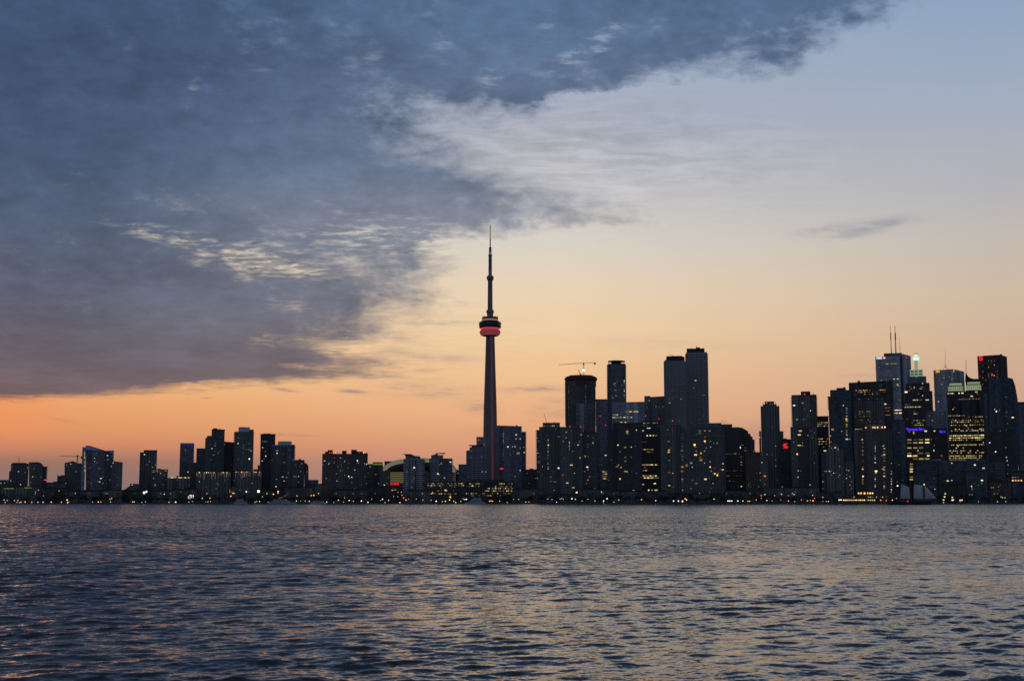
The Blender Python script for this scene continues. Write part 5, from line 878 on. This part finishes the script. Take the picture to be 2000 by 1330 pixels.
# ------------------------------------------------------------------ quay lamps
LAMPS = {
 'O': ('orange street lamp glowing on the dark shore', 'orange shore lamps', [(8, 976), (10, 981), (28, 977), (33, 980.5), (41, 980.5), (49, 980), (62, 980.5), (74, 980.5), (84, 980.5), (100, 980.4), (120, 980.4), (131, 976), (134, 980.4), (197, 980), (192, 980), (215, 974.6), (218, 973), (321, 964.6), (330, 980.4), (343, 980.2), (404, 963.6), (395, 972.6), (410, 972.4), (451, 968.6), (454, 963), (457, 963), (512.6, 969.6), (521.4, 963.6), (543, 963), (534, 965), (622, 963.4), (613, 967), (608, 967.4), (1253, 975.4), (1338.4, 974), (1341, 976), (1394.6, 974.4), (1477, 976), (1498, 977), (1540, 978), (1565, 976), (1577, 977.6), (1583, 977), (1588, 977.6), (1720, 976.6), (1743, 976.4), (880, 971), (878, 976), (905, 974), (870, 978.6), (956, 978.4), (959, 978), (962, 978.4), (1097, 973), (1461, 978.6), (1464, 978.6)]),
 'Y': ('small warm white lamp on the dark shore', 'warm white shore lamps', [(14, 977), (35, 977), (38, 982), (115, 958), (75, 957), (85, 968), (147, 963), (181, 980), (216, 980), (259, 979.6), (262, 980), (277, 981), (284, 979.6), (369, 980), (376, 979), (402, 980), (406, 979.6), (411, 979), (498, 980.6), (501, 979), (524, 980.6), (507, 979), (532, 979), (579, 978), (587, 978), (596, 978), (604, 978.6), (580, 968), (615, 981), (652, 981), (661, 976.4), (671, 980), (673, 972), (682, 977), (690, 978.6), (726, 974.6), (743, 977), (752, 982), (759, 976.8), (769, 969), (777, 969.6), (785, 966.6), (781, 982.4), (777, 961), (784, 960.6), (793, 976), (798, 974), (813, 974), (826, 976), (842, 976.4), (864, 979), (900, 978.6), (886, 978.6), (890, 982), (976, 978.4), (990.6, 982), (1003, 975), (1013, 975), (1027, 980), (1033, 980), (1070, 974), (1078, 975), (1094, 974.6), (1100, 974.6), (1124, 974.6), (1137, 978), (1148, 974.6), (1087, 980.4), (1162, 978), (1179, 981), (1186, 974), (1199, 980.6), (1208.6, 976), (1280.6, 977.4), (1175, 961), (1487, 972.6), (1508, 978), (1525, 976), (1552, 979), (1587.4, 967), (1607, 971), (1607, 979), (1614, 979), (1618, 979), (1753, 978), (1751, 973), (1843, 982), (1875, 979), (1911, 979.4), (1948, 979.4), (1964.6, 979.4), (1955, 970), (1958, 971.6), (1963, 971.6), (1741, 956), (1740, 961)]),
 'W': ('dazzling white lamp low beside the water', 'dazzling white waterfront lamps', [(638, 980.6), (706, 978), (718.6, 980.6), (747, 974.6), (852, 978.6), (911, 975), (908, 975), (1117, 973.6), (1179, 978), (481, 960), (543, 959.6), (1185.6, 973.6), (1315.6, 978), (1325, 978.2), (1333, 978.6), (1422, 978), (1425.6, 978), (1429.4, 978), (1441, 978), (1451, 978), (1639, 976), (1642.6, 976), (1753, 948.6), (132, 983)]),
 'R': ('red signal light on a short post by the shore', 'red signal lights', [(1486.6, 967.6), (1513, 967.6), (1539.6, 967.6), (1591, 973), (1731, 977.4), (1768, 978.6), (1773, 979), (788, 972)]),
 'G': ('green signal light on a short post by the shore', 'green signal lights', [(1494, 965.4), (1526.6, 965), (1551, 965.4)]),
}
Rr = {'O': .85, 'Y': .62, 'W': .95, 'R': 1.0, 'G': .95}
for c, (lab, grp, lst) in LAMPS.items():
    for px, py in lst:
        Y = 1972.0 if py > 962 else 2022.; z = zof(py, Y) - BASE
        nm = 'street_lamp' if c in 'OYW' else 'signal_light'
        z = max(z, .9)
        r_ = empty(nm, (xof(px, py, Y), Y, BASE), lab, 'lamp', grp)
        m = UNIT.setdefault('lamp' + c, None)
        if m is None: q = MB(); q.ball((0, 0, 0), Rr[c], 10, 6); m = UNIT['lamp' + c] = q.mesh('lamp_head', LM[c])
        p = UNIT.setdefault('post', None)
        if p is None: q = MB(); q.tube((0, 0, 0), (0, 0, 1), .14, .1, 6); p = UNIT['post'] = q.mesh('post', M['metal'])
        o = bpy.data.objects.new('lamp_head', m); C.objects.link(o); o.parent = r_; o.location = (0, 0, z); s_ = rt.uniform(.75, 1.15); o.scale = (s_, s_, s_)
        o = bpy.data.objects.new('post', p); C.objects.link(o); o.parent = r_; o.scale = (1, 1, z)

# ------------------------------------------------------------------ boats
def hull_mesh(L, B, H, sheer=.4, n=14, sternw=.55):
    m = MB(); vs = []
    for i in range(n + 1):
        t = i / n; x = -L / 2 + L * t
        w = B / 2 * (sternw + (1 - sternw) * math.sin(min(1, t / .45) * PI / 2)) if t < .45 else B / 2 * max(.02, math.cos((t - .45) / .55 * PI / 2) ** .7)
        h = H * (1 + sheer * (2 * t - 1) ** 2)
        vs += [(x, -w, h), (x * .97, -w * .75, -.4), (x * .97, w * .75, -.4), (x, w, h)]
    fs = []
    for i in range(n):
        a = 4 * i; fs += [(a, a + 1, a + 5, a + 4), (a + 1, a + 2, a + 6, a + 5), (a + 2, a + 3, a + 7, a + 6), (a + 3, a, a + 4, a + 7)]
    fs += [(0, 3, 2, 1), (4 * n, 4 * n + 1, 4 * n + 2, 4 * n + 3)]
    m.add(vs, fs); return m
def schooner():
    Y = 1700; xc = xof(1776, 980, Y); L = xof(1820, 982, Y) - xof(1732, 982, Y)
    r_ = empty('tall_ship', (xc, Y, 0), 'two-masted tall ship with pale grey sails and a black hull, under way near the shore', 'ship')
    PX = lambda px, py: xof(px, py, Y) - xc; PZ = lambda py: zof(py, Y)
    hull_mesh(L, 8, 4.0, .35).build('hull', M['hull'], r_)
    m = MB(); m.box(PX(1753, 978), PX(1768, 978), -2, 2, 3.9, 6.2); m.build('deckhouse', M['wood'], r_)
    for px, top in ((1779.6, 944), (1804.4, 941)):
        m = MB(); m.tube((PX(px, 975), 0, 3), (PX(px, 975), 0, PZ(top)), .55, .3, 8); m.build('mast', M['wood'], r_)
    m = MB(); m.tube((PX(1818, 978), 0, 5), (PX(1833, 973), 0, PZ(973.4)), .35, .15); m.build('bowsprit', M['wood'], r_)
    def sail(pts, bulge):
        P = [Vector((PX(x, y), 0, PZ(y))) for x, y in pts]; m = MB(); n = 10; vs = []
        tri = len(P) == 3; P = P if not tri else [P[0], P[0], P[1], P[2]]   # top-left, top-right, bottom-right, bottom-left
        for j in range(n + 1):
            for i in range(n + 1):
                u, v = i / n, j / n; p = (P[0] * (1 - u) + P[1] * u) * (1 - v) + (P[3] * (1 - u) + P[2] * u) * v
                p = p + Vector((0, -bulge * math.sin(PI * u) * math.sin(PI * v) + .8, 0)); vs.append(p)
        m.add(vs, [(j * (n + 1) + i, j * (n + 1) + i + 1, (j + 1) * (n + 1) + i + 1, (j + 1) * (n + 1) + i) for j in range(n) for i in range(n)])
        o = m.build('sail', M['sail'], r_, smooth=True); md = o.modifiers.new('cloth', 'SOLIDIFY'); md.thickness = .08
    sail([(1760.4, 944.6), (1776, 951), (1778.4, 974.6), (1758.4, 974)], 1.2)
    sail([(1785.4, 945), (1802, 948), (1803.4, 974.6), (1785, 974.6)], 1.4); sail([(1806.4, 948), (1830.4, 974), (1807, 974.8)], 1.4)
    m = MB()
    for (a, c) in (((1779.6, 944.6), (1740, 976)), ((1804.4, 942), (1779.6, 945)), ((1804.4, 942), (1833, 973.4)), ((1760.4, 944.6), (1779.6, 952)), ((1785, 945), (1804.4, 949))): m.tube((PX(*a), .3, PZ(a[1])), (PX(*c), .3, PZ(c[1])), .12, n=4)
    m.build('rigging', M['wood'], r_)
    m = MB(); m.ball((0, 0, 0), .85); m.build('masthead_light', LM['O'], r_, (PX(1804.4, 946), -1.2, PZ(946)))
schooner()
def motor_yacht(label, px0, px1, Y, tiers, face=1, lights=False):
    xc = xof((px0 + px1) / 2, 982, Y); L = xof(px1, 982, Y) - xof(px0, 982, Y)
    r_ = empty('motor_yacht', (xc, Y, 0), label, 'boat'); r_.rotation_euler = (0, 0, 0 if face > 0 else PI)
    hull_mesh(L, L * .2, 2.4, .3).build('hull', M['white'], r_)
    z = 2.5
    for i in range(tiers):
        a, c = -.36 * L + .05 * L * i, .22 * L - .09 * L * i; w = L * (.075 - .012 * i); m = MB(); m.prism([(a, -w), (c, -w), (c + .05 * L, -w * .5), (c + .05 * L, w * .5), (c, w), (a, w)], z, z + 2.3); cab = m.build('cabin', M['white'], r_)
        m = MB(); m.box(a + .02 * L, c - .01 * L, -w - .06, w + .06, z + .8, z + 1.6); m.build('window_band', M['glassd'], cab)
        m = MB(); m.box(a - .5, c + .8, -w - .4, w + .4, z + 2.3, z + 2.55); m.build('deck_roof', M['white'], cab); z += 2.56
    m = MB(); m.tube((-.1 * L, 0, z), (-.14 * L, 0, z + 3), .2, .1); m.build('radar_mast', M['metal'], r_)
    if lights:
        for i in range(9): m = MB(); t = i / 8; m.ball((0, 0, 0), .42); m.build('string_light', LM['o'], r_, (-.1 * L + t * .32 * L, -1, z + 2 + 6 * t ** 1.8))
        m = MB(); m.tube((-.1 * L, 0, z + 2), (-.1 * L, 0, z - 2), .1); m.tube((.22 * L, 0, z + 8), (.22 * L, 0, z - 6), .12); m.build('light_pole', M['metal'], r_)
    return r_
motor_yacht('small pale motor yacht moored below the uplit warehouses', 457, 483, 1930, 2)
motor_yacht('long white cruise yacht with a curved string of deck lights', 524, 578, 1920, 2, 1, True)
motor_yacht('large pale blue-grey moored yacht near the long lit office block', 908, 948, 1935, 3, -1)
motor_yacht('low dim motorboat moored below the wide apartment slab', 606, 640, 1940, 1)

# ------------------------------------------------------------------ water
def water():
    rs = np.random.RandomState(5)
    d = [2.0]
    while d[-1] < 30: d.append(d[-1] * 1.06)
    while d[-1] < 1962:
        s_ = max(.05, min(d[-1] * .0024, 4.0) if d[-1] < 900 else 6.0); d.append(d[-1] + s_)
    d[-1] = 1962.; d = np.array(d)
    th = np.concatenate([np.linspace(-40, -24.5, 40)[:-1], np.linspace(-24.5, 24.5, 1000), np.linspace(24.5, 40, 40)[1:]]) * PI / 180
    nr, nc = len(d), len(th)
    Yg = np.repeat(d[:, None], nc, 1); Xg = d[:, None] * np.tan(th)[None, :]
    dr = np.gradient(d)[:, None]; dc = (d * .00087)[:, None]
    Zs = np.zeros_like(Xg); Dx = np.zeros_like(Xg); Dy = np.zeros_like(Xg)
    # slow gust patches modulate the chop
    gust = 1 + .26 * np.sin(Xg * .021 + Yg * .013 + 1.) + .22 * np.sin(Xg * -.05 + Yg * .031 + 2.2) + .2 * np.sin(Xg * .11 + Yg * .06) + .16 * np.sin(Xg * .23 - Yg * .17)
    N = 130
    lam = np.exp(np.linspace(math.log(.26), math.log(8.0), N)) * rs.uniform(.94, 1.06, N)
    for L in lam:
        a0 = math.radians(-72) + rs.normal(0, .52)       # heading of travel: towards the viewer, a little across
        kx, ky = math.cos(a0), math.sin(a0); k = 2 * PI / L
        slope = SLOPE * (1.0 if L < 1.3 else (1.3 / L) ** .48) * (min(1., (L / .5)) ** .5)
        A = slope / k
        fade = np.clip((L - 1.5 * dr) / (1.6 * dr + 1e-6), 0, 1) * np.clip((L - 2. * dc) / (2. * dc), 0, 1)
        rows = np.where(fade[:, 0] > 0)[0]
        if len(rows) == 0: continue
        j = rows.max() + 1
        ph = k * (kx * Xg[:j] + ky * Yg[:j]) + rs.uniform(0, 2 * PI)
        f = fade[:j] * gust[:j] * A; cs, sn = np.cos(ph), np.sin(ph)
        Zs[:j] += f * cs; Dx[:j] -= .8 * f * kx * sn; Dy[:j] -= .8 * f * ky * sn
    co_ = np.stack([Xg + Dx, np.minimum(Yg + Dy, 1962.5), Zs], -1).reshape(-1, 3)
    i = np.arange(nr - 1)[:, None] * nc + np.arange(nc - 1)[None, :]
    q = np.stack([i, i + 1, i + nc + 1, i + nc], -1).reshape(-1, 4)
    me = bpy.data.meshes.new('water'); me.vertices.add(len(co_)); me.vertices.foreach_set('co', co_.astype(np.float32).ravel())
    me.loops.add(q.size); me.loops.foreach_set('vertex_index', q.ravel().astype(np.int32)); me.polygons.add(len(q))
    me.polygons.foreach_set('loop_start', np.arange(0, q.size, 4, dtype=np.int32)); me.polygons.foreach_set('use_smooth', np.ones(len(q), bool)); me.update(calc_edges=True)
    m = bpy.data.materials.new('lake_water'); m.use_nodes = True; nt = m.node_tree; g = G(nt); b = nt.nodes['Principled BSDF']
    b.inputs['Base Color'].default_value = (.022, .030, .040, 1); b.inputs['IOR'].default_value = 1.333
    ge = g.node('ShaderNodeNewGeometry'); sp_ = g.node('ShaderNodeSeparateXYZ'); nt.links.new(ge.outputs['Position'], sp_.inputs[0])
    px, py = X(g, sp_.outputs[0]), X(g, sp_.outputs[1])
    dist = g.math('SQRT', px * px + py * py)
    nt.links.new(g.ramp(g.lmap(dist, 20, 1500), [(0, (.05,) * 3 + (1,)), (.06, (.07,) * 3 + (1,)), (.3, (.10,) * 3 + (1,)), (1, (.14,) * 3 + (1,))]).s, b.inputs['Roughness'])
    # ripples finer than the modelled waves tilt the surface
    def tilt(vec, scale, detail, k):
        n = g.node('ShaderNodeTexNoise'); nt.links.new(vec.s, n.inputs['Vector']); n.inputs['Scale'].default_value = scale; n.inputs['Detail'].default_value = detail; n.inputs['Roughness'].default_value = .6; n.inputs['Distortion'].default_value = .4
        c = g.node('ShaderNodeVectorMath', operation='SUBTRACT'); nt.links.new(n.outputs['Color'], c.inputs[0]); c.inputs[1].default_value = (.5, .5, .5)
        m_ = g.node('ShaderNodeVectorMath', operation='SCALE'); nt.links.new(c.outputs[0], m_.inputs[0]); g.put(m_.inputs['Scale'], k); return m_.outputs[0]
    far = g.lmap(dist, 55, 260)
    patch = g.noise(g.comb(px * .35, py, 8.), .035, 4, .6) 
    gst = g.lmap(patch, .35, .65, .6, 1.35)
    t1 = tilt(g.comb(px * 1.0 + py * .2, py * 1.5, 0.), 4.5, 3, .38 * gst)
    t2 = tilt(g.comb(px * .7 + py * .15, py * 1.2, 4.), .9, 4, far * 1.1 * gst)
    t3 = tilt(g.comb(px * .5 - py * .1, py * .8, 9.), .16, 3, far * .36)
    tb = g.comb(0., far * -.11, 0.).s     # facets that face the viewer hide the ones behind them
    acc = ge.outputs['Normal']
    for t_ in (t1, t2, t3, tb):
        a_ = g.node('ShaderNodeVectorMath', operation='ADD'); nt.links.new(acc, a_.inputs[0]); nt.links.new(t_, a_.inputs[1]); acc = a_.outputs[0]
    nm = g.node('ShaderNodeVectorMath', operation='NORMALIZE'); nt.links.new(acc, nm.inputs[0])
    nt.links.new(nm.outputs[0], b.inputs['Normal'])
    me.materials.append(m); o = bpy.data.objects.new('water', me); C.objects.link(o); tag(o, kind='structure')
SLOPE = .0215
water()

# ------------------------------------------------------------------ output
sc.render.engine = 'CYCLES'; sc.cycles.max_bounces = 5; sc.cycles.glossy_bounces = 3; sc.cycles.diffuse_bounces = 2
sc.cycles.use_denoising = True; sc.cycles.sample_clamp_indirect = 4
sc.render.resolution_x, sc.render.resolution_y = 1024, 680
